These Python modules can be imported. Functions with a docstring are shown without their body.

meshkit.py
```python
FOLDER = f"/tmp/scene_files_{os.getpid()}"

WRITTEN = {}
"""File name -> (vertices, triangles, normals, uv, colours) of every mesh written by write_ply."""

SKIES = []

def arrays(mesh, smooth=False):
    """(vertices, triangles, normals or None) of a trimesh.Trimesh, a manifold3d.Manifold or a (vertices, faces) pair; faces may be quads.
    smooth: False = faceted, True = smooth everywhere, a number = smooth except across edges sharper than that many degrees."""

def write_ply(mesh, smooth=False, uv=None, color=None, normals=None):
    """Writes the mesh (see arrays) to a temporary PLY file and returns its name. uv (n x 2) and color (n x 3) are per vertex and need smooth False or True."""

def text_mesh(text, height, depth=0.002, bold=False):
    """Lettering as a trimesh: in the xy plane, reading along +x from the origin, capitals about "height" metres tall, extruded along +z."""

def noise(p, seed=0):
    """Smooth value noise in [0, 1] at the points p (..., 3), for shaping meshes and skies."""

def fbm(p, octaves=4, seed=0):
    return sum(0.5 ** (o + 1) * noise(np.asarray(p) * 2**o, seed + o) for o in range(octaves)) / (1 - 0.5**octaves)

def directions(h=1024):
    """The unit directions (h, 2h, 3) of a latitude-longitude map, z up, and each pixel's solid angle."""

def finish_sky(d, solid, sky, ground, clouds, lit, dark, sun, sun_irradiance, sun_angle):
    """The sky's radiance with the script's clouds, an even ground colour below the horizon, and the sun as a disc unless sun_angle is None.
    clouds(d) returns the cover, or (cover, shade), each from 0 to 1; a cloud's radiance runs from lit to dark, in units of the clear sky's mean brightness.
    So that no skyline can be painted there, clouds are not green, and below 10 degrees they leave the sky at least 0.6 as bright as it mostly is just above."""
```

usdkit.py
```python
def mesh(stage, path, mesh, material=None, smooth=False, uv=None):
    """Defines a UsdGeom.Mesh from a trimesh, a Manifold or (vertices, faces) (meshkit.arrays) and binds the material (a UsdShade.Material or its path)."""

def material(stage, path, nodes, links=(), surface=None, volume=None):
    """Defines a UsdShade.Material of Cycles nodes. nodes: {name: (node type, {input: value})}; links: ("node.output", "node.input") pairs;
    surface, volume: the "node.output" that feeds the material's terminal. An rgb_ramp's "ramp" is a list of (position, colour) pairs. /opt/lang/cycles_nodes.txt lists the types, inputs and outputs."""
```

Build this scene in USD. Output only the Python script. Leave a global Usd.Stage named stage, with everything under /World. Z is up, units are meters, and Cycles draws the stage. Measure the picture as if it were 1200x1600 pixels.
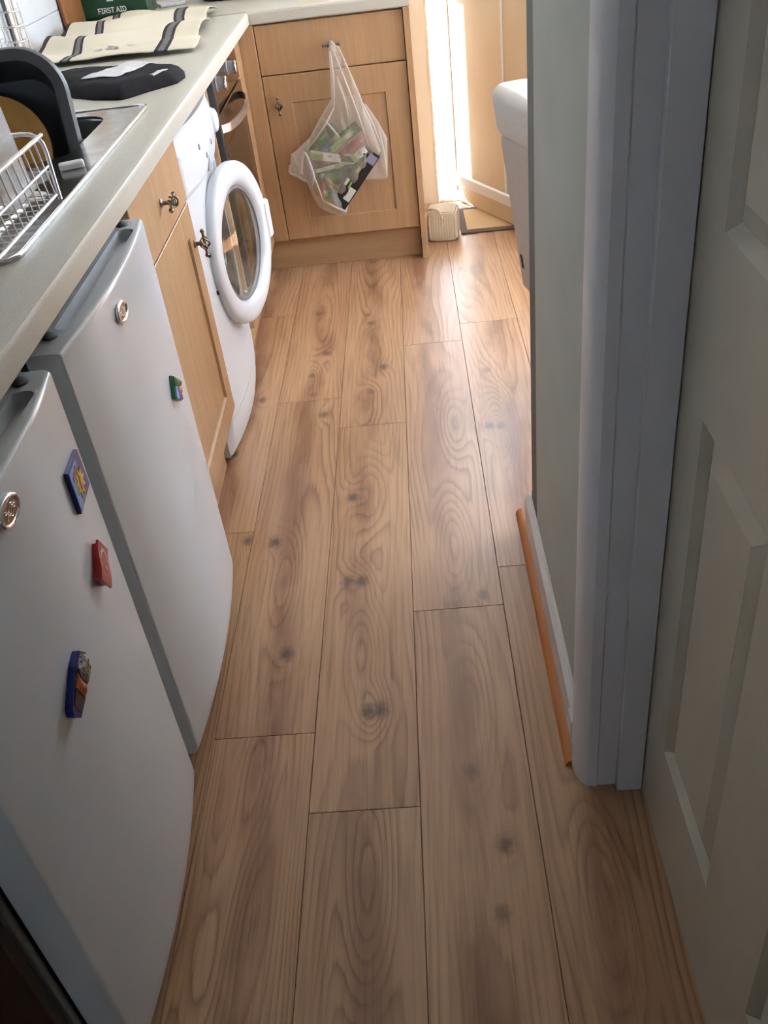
import math
import numpy as np
import trimesh
import manifold3d as m3
import shapely
from shapely.geometry import Polygon, Point
from scipy.spatial import Delaunay
import usdkit
import meshkit
from pxr import Usd, UsdGeom, UsdLux, UsdShade, Sdf, Gf, Vt

stage = Usd.Stage.CreateInMemory()
UsdGeom.SetStageUpAxis(stage, UsdGeom.Tokens.z)
UsdGeom.SetStageMetersPerUnit(stage, 1.0)
WORLD = UsdGeom.Xform.Define(stage, '/World')
UsdGeom.Scope.Define(stage, '/World/Looks')
rng = np.random.default_rng(7)

# ------------------------------------------------------------------ camera
EXPOSURE = -0.27
PITCH, YAW, ROLL = 0.628387823, 0.0781618776, -0.131158101
F_PX, CAM_H = 1418.34, 1.32156
def camera():
    cz, sz = math.cos(YAW), math.sin(YAW)
    Y = np.array([[cz, -sz, 0], [sz, cz, 0], [0, 0, 1]])
    a = math.pi / 2 - PITCH
    c, s = math.cos(a), math.sin(a)
    X = np.array([[1, 0, 0], [0, c, -s], [0, s, c]])
    cr, sr = math.cos(ROLL), math.sin(ROLL)
    Z = np.array([[cr, -sr, 0], [sr, cr, 0], [0, 0, 1]])
    R = Y @ X @ Z
    cam = UsdGeom.Camera.Define(stage, '/World/camera')
    m = Gf.Matrix4d(1.0)
    for i in range(3):
        for j in range(3):
            m[i, j] = float(R[j, i])
    m.SetTranslateOnly(Gf.Vec3d(0, 0, CAM_H))
    cam.AddTransformOp().Set(m)
    cam.CreateHorizontalApertureAttr(24.0)
    cam.CreateVerticalApertureAttr(32.0)
    cam.CreateFocalLengthAttr(F_PX / 1200 * 24.0)
    cam.CreateFStopAttr(0.0)
    cam.CreateClippingRangeAttr(Gf.Vec2f(0.02, 200))
    cam.CreateExposureAttr(EXPOSURE)
camera()

# ------------------------------------------------------------------ daylight
SKY_STRENGTH, SUN_STRENGTH = 6.0, 22.0
dome = UsdLux.DomeLight.Define(stage, '/World/sky')
dome.CreateIntensityAttr(SKY_STRENGTH)
dome.CreateColorAttr(Gf.Vec3f(0.78, 0.92, 1.17))
sun = UsdLux.DistantLight.Define(stage, '/World/sun')
sun.CreateIntensityAttr(SUN_STRENGTH)
sun.CreateAngleAttr(0.6)
sun.CreateNormalizeAttr(True)
sun.CreateColorAttr(Gf.Vec3f(1.0, 0.94, 0.86))
SUN_AZ, SUN_EL = 38.0, 42.0            # degrees left of +y, degrees up
# a distant light shines along its own -z: turn it so that it comes from (-sin az, cos az)
_s = np.array([-math.sin(math.radians(SUN_AZ)) * math.cos(math.radians(SUN_EL)),
               math.cos(math.radians(SUN_AZ)) * math.cos(math.radians(SUN_EL)), math.sin(math.radians(SUN_EL))])
_x = np.cross([0, 0, 1], _s); _x /= np.linalg.norm(_x); _y = np.cross(_s, _x)
_m = Gf.Matrix4d(1.0)
for _i, _r in enumerate((_x, _y, _s)):
    for _j in range(3):
        _m[_i, _j] = float(_r[_j])
sun.AddTransformOp(opSuffix='aim').Set(_m)

# ------------------------------------------------------------------ naming helpers
used = {}
def numbered(path):
    n = used.get(path, 0)
    used[path] = n + 1
    return path if n == 0 else f'{path}_{n:03d}'

def tag(prim, label=None, cat=None, group=None, kind=None):
    for k, v in (('label', label), ('category', cat), ('group', group), ('kind', kind)):
        if v:
            prim.SetCustomDataByKey(k, v)

class Thing:
    """An Xform at a thing's base. Meshes are given in the frame's coordinates; off is the base in that frame."""
    def __init__(self, name, label, cat, off=(0, 0, 0), frame=None, group=None, kind=None):
        self.path = numbered('/World/' + name)
        self.off = np.asarray(off, float)
        self.x = UsdGeom.Xform.Define(stage, self.path)
        p, rz = (self.off, 0.0) if frame is None else frame(self.off)
        self.x.AddTranslateOp().Set(Gf.Vec3d(*map(float, p)))
        if rz:
            self.x.AddRotateZOp().Set(rz)
        tag(self.x.GetPrim(), label, cat, group, kind)
    def part(self, name, mesh, mat, smooth=False, under=None, label=None, kind=None, uv=None):
        path = numbered((under or self.path) + '/' + name)
        v, f, n = meshkit.arrays(mesh, smooth)
        v = v - self.off
        m = usdkit.mesh(stage, path, (v, f), MAT[mat] if isinstance(mat, str) else mat, uv=uv)
        if n is not None:
            m.CreateNormalsAttr(Vt.Vec3fArray.FromNumpy(n.astype(np.float32)))
            m.SetNormalsInterpolation('vertex')
        tag(m.GetPrim(), label, kind=kind)
        return path

LEFT_A = math.atan(0.0176)
def LEFT(p):           # the left run of units: x' out from the worktop's front edge, y along it, z up
    c, s = math.cos(LEFT_A), math.sin(LEFT_A)
    return np.array([-0.450 + c * p[0] - s * p[1], s * p[0] + c * p[1], p[2]]), math.degrees(LEFT_A)

# ------------------------------------------------------------------ mesh helpers
def cat(*ms):
    return trimesh.util.concatenate([as_tm(m) for m in ms])
def as_tm(m):
    if isinstance(m, trimesh.Trimesh):
        return m
    v, f, _ = meshkit.arrays(m)
    return trimesh.Trimesh(v, f, process=False)
def man(m):
    m = as_tm(m)
    return m3.Manifold(m3.Mesh(np.asarray(m.vertices, np.float32), np.asarray(m.faces, np.uint32)))
def cbox(x0, x1, y0, y1, z0, z1, c=0.002):
    """a box with chamfered edges"""
    c = min(c, (x1 - x0) * .45, (y1 - y0) * .45, (z1 - z0) * .45)
    P = []
    for sx in (0, 1):
        for sy in (0, 1):
            for sz in (0, 1):
                b = np.array([(x0, x1)[sx], (y0, y1)[sy], (z0, z1)[sz]], float)
                d = np.array([1 - 2 * sx, 1 - 2 * sy, 1 - 2 * sz]) * c
                P += [b + d * (0, 1, 1), b + d * (1, 0, 1), b + d * (1, 1, 0)]
    return trimesh.convex.convex_hull(np.array(P))
def box(x0, x1, y0, y1, z0, z1):
    m = trimesh.creation.box([x1 - x0, y1 - y0, z1 - z0])
    m.apply_translation([(x0 + x1) / 2, (y0 + y1) / 2, (z0 + z1) / 2])
    return m
def rbox(x0, x1, y0, y1, z0, z1, r=0.01, n=2):
    s = trimesh.creation.icosphere(n, r).vertices
    P = [s + [x, y, z] for x in (x0 + r, x1 - r) for y in (y0 + r, y1 - r) for z in (z0 + r, z1 - r)]
    return trimesh.convex.convex_hull(np.vstack(P))
def lathe(profile, n=48):
    """profile of (radius, height) about z, closed on itself or at the axis"""
    return trimesh.creation.revolve(np.array(profile, float), sections=n)
def aim(m, origin, axis, up=(0, 0, 1)):
    """turns a mesh built along z so that z goes along axis"""
    z = np.asarray(axis, float); z = z / np.linalg.norm(z)
    x = np.cross(up, z)
    if np.linalg.norm(x) < 1e-6:
        x = np.cross((1, 0, 0), z)
    x /= np.linalg.norm(x)
    T = np.eye(4); T[:3, 0], T[:3, 1], T[:3, 2], T[:3, 3] = x, np.cross(z, x), z, origin
    m = m.copy(); m.apply_transform(T)
    return m
def tube(points, r, n=8, cap=True):
    """a round bar along a polyline"""
    p = np.asarray(points, float)
    t = np.gradient(p, axis=0); t /= np.linalg.norm(t, axis=1, keepdims=True)
    ref = np.array([0, 0, 1.0]) if abs(t[0][2]) < .9 else np.array([1.0, 0, 0])
    a = np.cross(ref, t[0]); a /= np.linalg.norm(a)
    rr = np.broadcast_to(r, (len(p),))
    V = []
    for i in range(len(p)):
        a = a - t[i] * (a @ t[i]); a /= np.linalg.norm(a)
        b = np.cross(t[i], a)
        k = np.arange(n) * 2 * np.pi / n
        V.append(p[i] + rr[i] * (np.cos(k)[:, None] * a + np.sin(k)[:, None] * b))
    V = np.vstack(V); F = []
    for i in range(len(p) - 1):
        for j in range(n):
            q = [i * n + j, i * n + (j + 1) % n, (i + 1) * n + (j + 1) % n, (i + 1) * n + j]
            F += [[q[0], q[1], q[2]], [q[0], q[2], q[3]]]
    if cap:
        V = np.vstack([V, p[0], p[-1]]); e = len(V)
        for j in range(n):
            F += [[e - 2, (j + 1) % n, j], [e - 1, (len(p) - 1) * n + j, (len(p) - 1) * n + (j + 1) % n]]
    return trimesh.Trimesh(V, F, process=False)
def rounded(points, r, n=5):
    """rounds the corners of a polyline"""
    p = np.asarray(points, float); out = [p[0]]
    for i in range(1, len(p) - 1):
        a, b = p[i - 1] - p[i], p[i + 1] - p[i]
        q = min(r, np.linalg.norm(a) * .49, np.linalg.norm(b) * .49)
        a = p[i] + a / np.linalg.norm(a) * q; b = p[i] + b / np.linalg.norm(b) * q
        for t in np.linspace(0, 1, n):
            out.append((1 - t) ** 2 * a + 2 * t * (1 - t) * p[i] + t * t * b)
    out.append(p[-1])
    return np.array(out)
def slab(front, back):
    """closed solid between two (n, m, 3) grids of points"""
    n, m = front.shape[:2]
    V = np.vstack([front.reshape(-1, 3), back.reshape(-1, 3)]); N = n * m; F = []
    for i in range(n - 1):
        for j in range(m - 1):
            a, b, c, d = i * m + j, i * m + j + 1, (i + 1) * m + j + 1, (i + 1) * m + j
            F += [[a, b, c], [a, c, d], [N + a, N + c, N + b], [N + a, N + d, N + c]]
    ring = [j for j in range(m)] + [i * m + m - 1 for i in range(1, n)] + [(n - 1) * m + j for j in range(m - 2, -1, -1)] + [i * m for i in range(n - 2, 0, -1)]
    for a, b in zip(ring, ring[1:] + ring[:1]):
        F += [[a, N + a, N + b], [a, N + b, b]]
    t = trimesh.Trimesh(V, F, process=False)
    if t.volume < 0:
        t.invert()
    return t
def puff(poly, top, bottom=None, d=0.01, lift=None):
    """a solid over an outline: top(xy, distance from the edge) and bottom(...) give its two heights"""
    poly = Polygon(poly) if not isinstance(poly, Polygon) else poly
    ring = poly.exterior
    n = int(ring.length / d)
    B = np.array([ring.interpolate(i / n, normalized=True).coords[0] for i in range(n)])
    x0, y0, x1, y1 = poly.bounds
    gx, gy = np.meshgrid(np.arange(x0, x1, d), np.arange(y0, y1, d * .866))
    gx = gx + (np.arange(gx.shape[0]) % 2)[:, None] * d / 2
    I = np.c_[gx.ravel(), gy.ravel()]
    inner = poly.buffer(-d * .45)
    I = I[shapely.contains_xy(inner, I[:, 0], I[:, 1])]
    P = np.vstack([B, I])
    tri = Delaunay(P).simplices
    c = P[tri].mean(1)
    tri = tri[shapely.contains_xy(poly, c[:, 0], c[:, 1])]
    a, b, e = P[tri[:, 0]], P[tri[:, 1]], P[tri[:, 2]]
    area = (b[:, 0] - a[:, 0]) * (e[:, 1] - a[:, 1]) - (b[:, 1] - a[:, 1]) * (e[:, 0] - a[:, 0])
    tri = tri[np.abs(area) > 1e-10]; area = area[np.abs(area) > 1e-10]
    tri[area < 0] = tri[area < 0][:, ::-1]
    dist = shapely.distance(shapely.points(P), ring)
    dist[:n] = 0
    zt = top(P, dist)
    zb = bottom(P, dist) if bottom else np.zeros(len(P))
    N = len(P)
    V = np.vstack([np.c_[P, zt], np.c_[P, zb]])
    edges = {}
    for t in tri:
        for u, w in ((t[0], t[1]), (t[1], t[2]), (t[2], t[0])):
            edges[(u, w)] = 1
    F = [list(t) for t in tri] + [[N + t[0], N + t[2], N + t[1]] for t in tri]
    for (u, w) in edges:
        if (w, u) not in edges:
            F += [[u, N + u, N + w], [u, N + w, w]]
    return trimesh.Trimesh(V, F, process=False)
def rrect(w, h, r, n=6):
    pts = []
    for cx, cy, a0 in ((w / 2 - r, h / 2 - r, 0), (-w / 2 + r, h / 2 - r, 90), (-w / 2 + r, -h / 2 + r, 180), (w / 2 - r, -h / 2 + r, 270)):
        for t in np.linspace(a0, a0 + 90, n):
            pts.append((cx + r * math.cos(math.radians(t)), cy + r * math.sin(math.radians(t))))
    return np.array(pts)
def loft(rings, closed_ends=(True, True)):
    """skins a list of (n, 3) rings"""
    n = len(rings[0]); V = np.vstack(rings); F = []
    for i in range(len(rings) - 1):
        for j in range(n):
            a, b, c, d = i * n + j, i * n + (j + 1) % n, (i + 1) * n + (j + 1) % n, (i + 1) * n + j
            F += [[a, b, c], [a, c, d]]
    for k, (on, i) in enumerate(zip(closed_ends, (0, len(rings) - 1))):
        if on:
            V = np.vstack([V, rings[i].mean(0)]); e = len(V) - 1
            for j in range(n):
                t = [e, i * n + (j + 1) % n, i * n + j]
                F.append(t if k == 0 else t[::-1])
    t = trimesh.Trimesh(V, F, process=False)
    if all(closed_ends) and t.volume < 0:
        t.invert()
    return t
def extrude_yz(poly, x0, x1):
    """polygon given in (y, z), pulled from x0 to x1"""
    m = trimesh.creation.extrude_polygon(Polygon(poly) if not isinstance(poly, Polygon) else poly, x1 - x0, engine='earcut')
    v = m.vertices.copy()
    m.vertices = np.c_[v[:, 2] + x0, v[:, 0], v[:, 1]]
    return m
def extrude_xz(poly, y0, y1):
    m = trimesh.creation.extrude_polygon(Polygon(poly) if not isinstance(poly, Polygon) else poly, y1 - y0, engine='earcut')
    v = m.vertices.copy()
    m.vertices = np.c_[v[:, 0], v[:, 2] + y0, v[:, 1]]
    m.invert()
    return m

# ------------------------------------------------------------------ materials
MAT = {}
def mat(name, nodes, links=(), surface='p.BSDF'):
    MAT[name] = usdkit.material(stage, '/World/Looks/' + name, nodes, list(links), surface=surface)
    return MAT[name]
def plain(name, color, rough=0.5, metal=0.0, spec=0.5, **kw):
    return mat(name, {'p': ('principled_bsdf', {'base_color': color, 'roughness': rough, 'metallic': metal, 'specular_ior_level': spec, **kw})})
def mottled(name, c1, c2, scale, rough=0.5, metal=0.0, bump=0.0, stretch=(1, 1, 1), spec=0.5, detail=3, lo=.35, hi=.65, dist=.002, **kw):
    nodes = {'g': ('geometry', {}), 'm': ('mapping', {'scale': stretch}),
             'n': ('noise_texture', {'scale': scale, 'detail': detail}),
             'r': ('rgb_ramp', {'ramp': [(0, c1), (lo, c1), (hi, c2), (1, c2)]}),
             'p': ('principled_bsdf', {'roughness': rough, 'metallic': metal, 'specular_ior_level': spec, **kw})}
    links = [('g.position', 'm.vector'), ('m.vector', 'n.vector'), ('n.fac', 'r.fac'), ('r.color', 'p.base_color')]
    if bump:
        nodes['b'] = ('bump', {'strength': bump, 'distance': dist})
        links += [('n.fac', 'b.height'), ('b.normal', 'p.normal')]
    return mat(name, nodes, links)

# beech-look cabinet fronts: fine streaks along the grain
def beech(name, c1, c2, stretch, rough=0.42):
    nodes = {'g': ('geometry', {}), 'm': ('mapping', {'scale': stretch}), 'm2': ('mapping', {'scale': tuple(s * 5 for s in stretch)}),
             'n': ('noise_texture', {'scale': 1.0, 'detail': 4, 'roughness': .6}), 'n2': ('noise_texture', {'scale': 1.0, 'detail': 2}),
             'a': ('math', {'math_type': 'multiply_add', 'value2': .35, 'value3': 0.}), 'b': ('math', {'math_type': 'multiply_add', 'value2': .65}),
             'r': ('rgb_ramp', {'ramp': [(0, c1), (.36, c1), (.64, c2), (1, c2)]}),
             'p': ('principled_bsdf', {'roughness': rough, 'specular_ior_level': .4})}
    links = [('g.position', 'm.vector'), ('g.position', 'm2.vector'), ('m.vector', 'n.vector'), ('m2.vector', 'n2.vector'),
             ('n2.fac', 'a.value1'), ('n.fac', 'b.value1'), ('a.value', 'b.value3'), ('b.value', 'r.fac'), ('r.color', 'p.base_color')]
    return mat(name, nodes, links)
beech('beech_upright', (.405, .24, .122), (.48, .30, .162), (38, 38, 1.6))
beech('beech_flat', (.39, .23, .118), (.465, .29, .157), (1.6, 1.6, 38))

mottled('worktop_laminate', (.47, .45, .38), (.56, .54, .47), 420, rough=.38, detail=2, lo=.3, hi=.7)
plain('fridge_white', (.70, .73, .755), rough=.16, spec=.5)
plain('fridge_side', (.40, .42, .45), rough=.35)
plain('grey_plastic', (.22, .235, .26), rough=.4)
plain('appliance_white', (.70, .745, .80), rough=.25)
plain('appliance_grey', (.30, .31, .33), rough=.4)
plain('gasket_black', (.015, .015, .016), rough=.6)
plain('rubber_grey', (.20, .20, .21), rough=.55)
plain('chrome', (.78, .78, .79), rough=.10, metal=1.0)
mottled('brushed_steel', (.40, .39, .37), (.54, .53, .51), 40, rough=.17, metal=1.0, stretch=(1, 1, 1), detail=2)
plain('drum_steel', (.5, .5, .5), rough=.3, metal=1.0)
mottled('pewter', (.13, .095, .065), (.36, .31, .26), 160, rough=.3, metal=1.0, detail=2)
plain('oven_mirror', (.20, .15, .115), rough=.10, metal=.92)
plain('oven_glass', (.035, .022, .015), rough=.06, spec=.8)
plain('oven_black', (.012, .012, .013), rough=.3)
plain('satin_metal', (.72, .66, .62), rough=.3, metal=1.0)
plain('bowl_grey', (.075, .08, .088), rough=.38)
mottled('plate_yellow', (.52, .25, .028), (.58, .29, .04), 30, rough=.3)
mottled('glove_black', (.008, .008, .009), (.018, .018, .02), 300, rough=.9, bump=.4, spec=.2)
mottled('label_white', (.55, .56, .58), (.70, .71, .73), 60, rough=.8)
plain('print_dark', (.05, .05, .055), rough=.8)
plain('white_plastic', (.78, .78, .77), rough=.35)
plain('case_green', (.008, .055, .022), rough=.35)
plain('print_white', (.75, .78, .75), rough=.5)
beech('board_wood', (.20, .075, .022), (.28, .115, .04), (60, 6, 2), rough=.5)
plain('tile_white', (.72, .74, .76), rough=.12)
plain('grout', (.55, .55, .53), rough=.9)
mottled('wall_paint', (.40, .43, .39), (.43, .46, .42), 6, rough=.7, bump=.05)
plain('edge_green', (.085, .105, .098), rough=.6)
mottled('cream_wall', (.80, .76, .70), (.83, .79, .73), 5, rough=.75)
plain('plaster_white', (.78, .77, .74), rough=.85)
mottled('door_cream', (.47, .44, .35), (.50, .47, .38), 12, rough=.38, bump=.03)
plain("gloss_white", (.74, .74, .78), rough=.3)
plain('skirting_white', (.72, .72, .72), rough=.35)
beech('orange_wood', (.42, .135, .03), (.52, .185, .05), (80, 2, 80), rough=.4)
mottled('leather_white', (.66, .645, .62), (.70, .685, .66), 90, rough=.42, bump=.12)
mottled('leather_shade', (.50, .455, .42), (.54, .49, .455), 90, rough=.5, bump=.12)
mottled('knit_beige', (.60, .50, .36), (.72, .62, .47), 500, rough=.95, bump=.5, spec=.1)
mottled('door_tan', (.66, .51, .33), (.69, .54, .355), 8, rough=.4)
plain('upvc_white', (.80, .80, .78), rough=.3)
mottled('mat_brown', (.10, .065, .05), (.16, .11, .085), 600, rough=.95, bump=.4)
plain('mat_tan', (.55, .36, .17), rough=.9)
mottled('patio_stone', (.62, .57, .48), (.72, .67, .58), 4, rough=.9)
plain('subfloor', (.30, .14, .05), rough=.9)
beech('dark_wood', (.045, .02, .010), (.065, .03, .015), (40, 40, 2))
plain('blue_plastic', (.012, .018, .16), rough=.25)
plain('red_plastic', (.52, .022, .02), rough=.3)
plain('badge_orange', (.42, .17, .05), rough=.25)
mat('pane_glass', {'f0': ('fresnel', {'IOR': 1.45}), 'gm': ('geometry', {}), 'nb': ('math', {'math_type': 'subtract', 'value1': 1.0}), 'f': ('math', {'math_type': 'multiply'}), 't': ('transparent_bsdf', {'color': (.95, .97, .96)}), 'g': ('glossy_bsdf', {'roughness': .01, 'color': (1, 1, 1)}), 'x': ('mix_closure', {})},
    [('gm.backfacing', 'nb.value2'), ('f0.fac', 'f.value1'), ('nb.value', 'f.value2'), ('f.value', 'x.fac'), ('t.BSDF', 'x.closure1'), ('g.BSDF', 'x.closure2')], surface='x.closure')
mat('clear_plastic', {'f': ('layer_weight', {'blend': .35}), 't': ('transparent_bsdf', {'color': (.985, .985, .985)}),
    'd': ('diffuse_bsdf', {'color': (.88, .89, .90)}), 'g': ('glossy_bsdf', {'roughness': .06, 'color': (1, 1, 1)}), 'y': ('mix_closure', {'fac': .2}), 'x': ('mix_closure', {}),
    'mr': ('map_range', {'from_min': 0., 'from_max': 1., 'to_min': .06, 'to_max': .6, 'clamp': True})},
    [('f.facing', 'mr.value'), ('mr.result', 'x.fac'), ('t.BSDF', 'x.closure1'), ('d.BSDF', 'y.closure1'), ('g.BSDF', 'y.closure2'), ('y.closure', 'x.closure2')], surface='x.closure')
def film(name, lo, hi):
    mat(name, {'f': ('layer_weight', {'blend': .45}), 't': ('transparent_bsdf', {'color': (1, 1, 1)}), 'd': ('diffuse_bsdf', {'color': (.82, .79, .75)}),
        'l': ('translucent_bsdf', {'color': (.82, .78, .73)}), 'y': ('mix_closure', {'fac': .4}), 'x': ('mix_closure', {}), 'g': ('glossy_bsdf', {'roughness': .3}), 'z': ('mix_closure', {'fac': .06}),
        'mr': ('map_range', {'from_min': 0., 'from_max': 1., 'to_min': lo, 'to_max': hi, 'clamp': True})},
        [('f.facing', 'mr.value'), ('mr.result', 'x.fac'), ('t.BSDF', 'x.closure1'), ('d.BSDF', 'y.closure1'), ('l.BSDF', 'y.closure2'), ('y.closure', 'z.closure1'), ('g.BSDF', 'z.closure2'), ('z.closure', 'x.closure2')], surface='x.closure')
film('bag_film', .27, .95)
film('bag_film_thick', .50, .97)

# laminate floor planks: contour lines of a long soft noise give the cathedral grain, each knot bends them
def plank_material(name, seed, knots, ovals, tone):
    r = np.random.default_rng(seed)
    N = {'tc': ('texture_coordinate', {}), 'sep': ('separate_xyz', {}),
         'm': ('mapping', {'scale': (6.0, .95, 1), 'location': (r.uniform(0, 50), r.uniform(0, 50), r.uniform(0, 50))}),
         'n': ('noise_texture', {'scale': 1.0, 'detail': 1.2, 'roughness': .35}),
         'u2': ('math', {'math_type': 'multiply'}), 'u3': ('math', {'math_type': 'multiply', 'value2': 75.0}),
         'f0': ('math', {'math_type': 'multiply_add', 'value2': 2.2})}
    L = [('tc.object', 'sep.vector'), ('tc.object', 'm.vector'), ('m.vector', 'n.vector'), ('sep.x', 'u2.value1'), ('sep.x', 'u2.value2'), ('u2.value', 'u3.value1'),
         ('n.fac', 'f0.value1'), ('u3.value', 'f0.value3')]
    f, dark = 'f0.value', None
    for i, (u, v, s, a, sy) in enumerate([(*k[:2], .035 + .012 * k[2], .30 * k[2], .45) for k in knots] + [(*o[:2], .062, .75, .20) for o in ovals]):
        N[f'k{i}m'] = ('mapping', {'location': (-u, -v * sy, 0), 'scale': (1, sy, 0)})
        N[f'k{i}l'] = ('vector_math', {'math_type': 'length'})
        N[f'k{i}r'] = ('map_range', {'range_type': 'smoothstep', 'from_min': 0., 'from_max': s, 'to_min': a, 'to_max': 0., 'clamp': True})
        N[f'k{i}a'] = ('math', {'math_type': 'add'})
        L += [('tc.object', f'k{i}m.vector'), (f'k{i}m.vector', f'k{i}l.vector1'), (f'k{i}l.value', f'k{i}r.value'), (f, f'k{i}a.value1'), (f'k{i}r.result', f'k{i}a.value2')]
        f = f'k{i}a.value'
    for i, k in enumerate(knots):
        N[f'd{i}m'] = ('mapping', {'location': (-k[0], -k[1] * .72, 0), 'scale': (1, .72, 0)})
        N[f'd{i}n'] = ('noise_texture', {'scale': 90., 'detail': 2})
        N[f'd{i}l'] = ('vector_math', {'math_type': 'length'})
        N[f'd{i}j'] = ('math', {'math_type': 'multiply_add', 'value2': .016})
        N[f'd{i}r'] = ('map_range', {'range_type': 'smoothstep', 'from_min': .010, 'from_max': .022 + .011 * k[2], 'to_min': .35 + .65 * k[2], 'to_max': 0., 'clamp': True})
        L += [('tc.object', f'd{i}m.vector'), (f'd{i}m.vector', f'd{i}l.vector1'), ('tc.object', f'd{i}n.vector'), (f'd{i}n.fac', f'd{i}j.value1'), (f'd{i}l.value', f'd{i}j.value3'), (f'd{i}j.value', f'd{i}r.value')]
        if dark:
            N[f'd{i}x'] = ('math', {'math_type': 'maximum'})
            L += [(dark, f'd{i}x.value1'), (f'd{i}r.result', f'd{i}x.value2')]
            dark = f'd{i}x.value'
        else:
            dark = f'd{i}r.result'
    N.update({
        'w': ('mapping', {'scale': (160, 5, 1)}), 'wn': ('noise_texture', {'scale': 1.0, 'detail': 3}),
        'wf': ('math', {'math_type': 'multiply_add', 'value2': .06}),
        'k': ('math', {'math_type': 'multiply', 'value2': 6.5}), 'fr': ('math', {'math_type': 'fraction'}),
        'rg': ('rgb_ramp', {'ramp': [(0, (.80, .77, .76)), (.10, (1.03, 1.03, 1.02)), (.35, (1.05, 1.05, 1.04)), (.62, (.95, .94, .93)), (.82, (.74, .68, .65)), (.93, (.54, .47, .44)), (1, (.80, .77, .76))]}),
        'cm': ('mapping', {'scale': (14, 1.6, 1), 'location': (r.uniform(0, 50), r.uniform(0, 50), 0)}), 'cn': ('noise_texture', {'scale': 1.0, 'detail': 2}),
        'cr': ('map_range', {'range_type': 'smoothstep', 'from_min': .33, 'from_max': .66, 'to_min': .12, 'to_max': .85, 'clamp': True}),
        'bm': ('mapping', {'scale': (11, .8, 1), 'location': (r.uniform(0, 50), r.uniform(0, 50), 0)}), 'bn': ('noise_texture', {'scale': 1.0, 'detail': 2.5, 'roughness': .55}),
        'bc': ('rgb_ramp', {'ramp': [(0, tuple(np.array((.355, .190, .100)) * tone)), (.36, tuple(np.array((.425, .242, .130)) * tone)), (.52, tuple(np.array((.50, .298, .168)) * tone)), (1, tuple(np.array((.56, .352, .208)) * tone))]}),
        'mu': ('mix_color', {'blend_type': 'multiply', 'fac': .8}),
        'st': ('rgb_ramp', {'ramp': [(0, (.70, .67, .65)), (.36, (.86, .84, .83)), (.5, (1, 1, 1)), (.64, (1.03, 1.03, 1.03)), (1, (1.08, 1.08, 1.08))]}), 'mv': ('mix_color', {'blend_type': 'multiply', 'fac': 1.}),
        'p': ('principled_bsdf', {'roughness': .34, 'specular_ior_level': .45}), 'bp': ('bump', {'strength': .12, 'distance': .001})})
    L += [('tc.object', 'w.vector'), ('w.vector', 'wn.vector'), ('wn.fac', 'wf.value1'), (f, 'wf.value3'), ('wf.value', 'k.value1'), ('k.value', 'fr.value1'),
          ('tc.object', 'bm.vector'), ('bm.vector', 'bn.vector'), ('bn.fac', 'bc.fac'), ('bc.color', 'mu.a'), ('rg.color', 'mu.b'), ('wn.fac', 'st.fac'), ('mu.result', 'mv.a'), ('st.color', 'mv.b'),
          ('wn.fac', 'bp.height'), ('bp.normal', 'p.normal')]
    L += [('fr.value', 'rg.fac'), ('tc.object', 'cm.vector'), ('cm.vector', 'cn.vector'), ('cn.fac', 'cr.value'), ('cr.result', 'mu.fac')]
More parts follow.
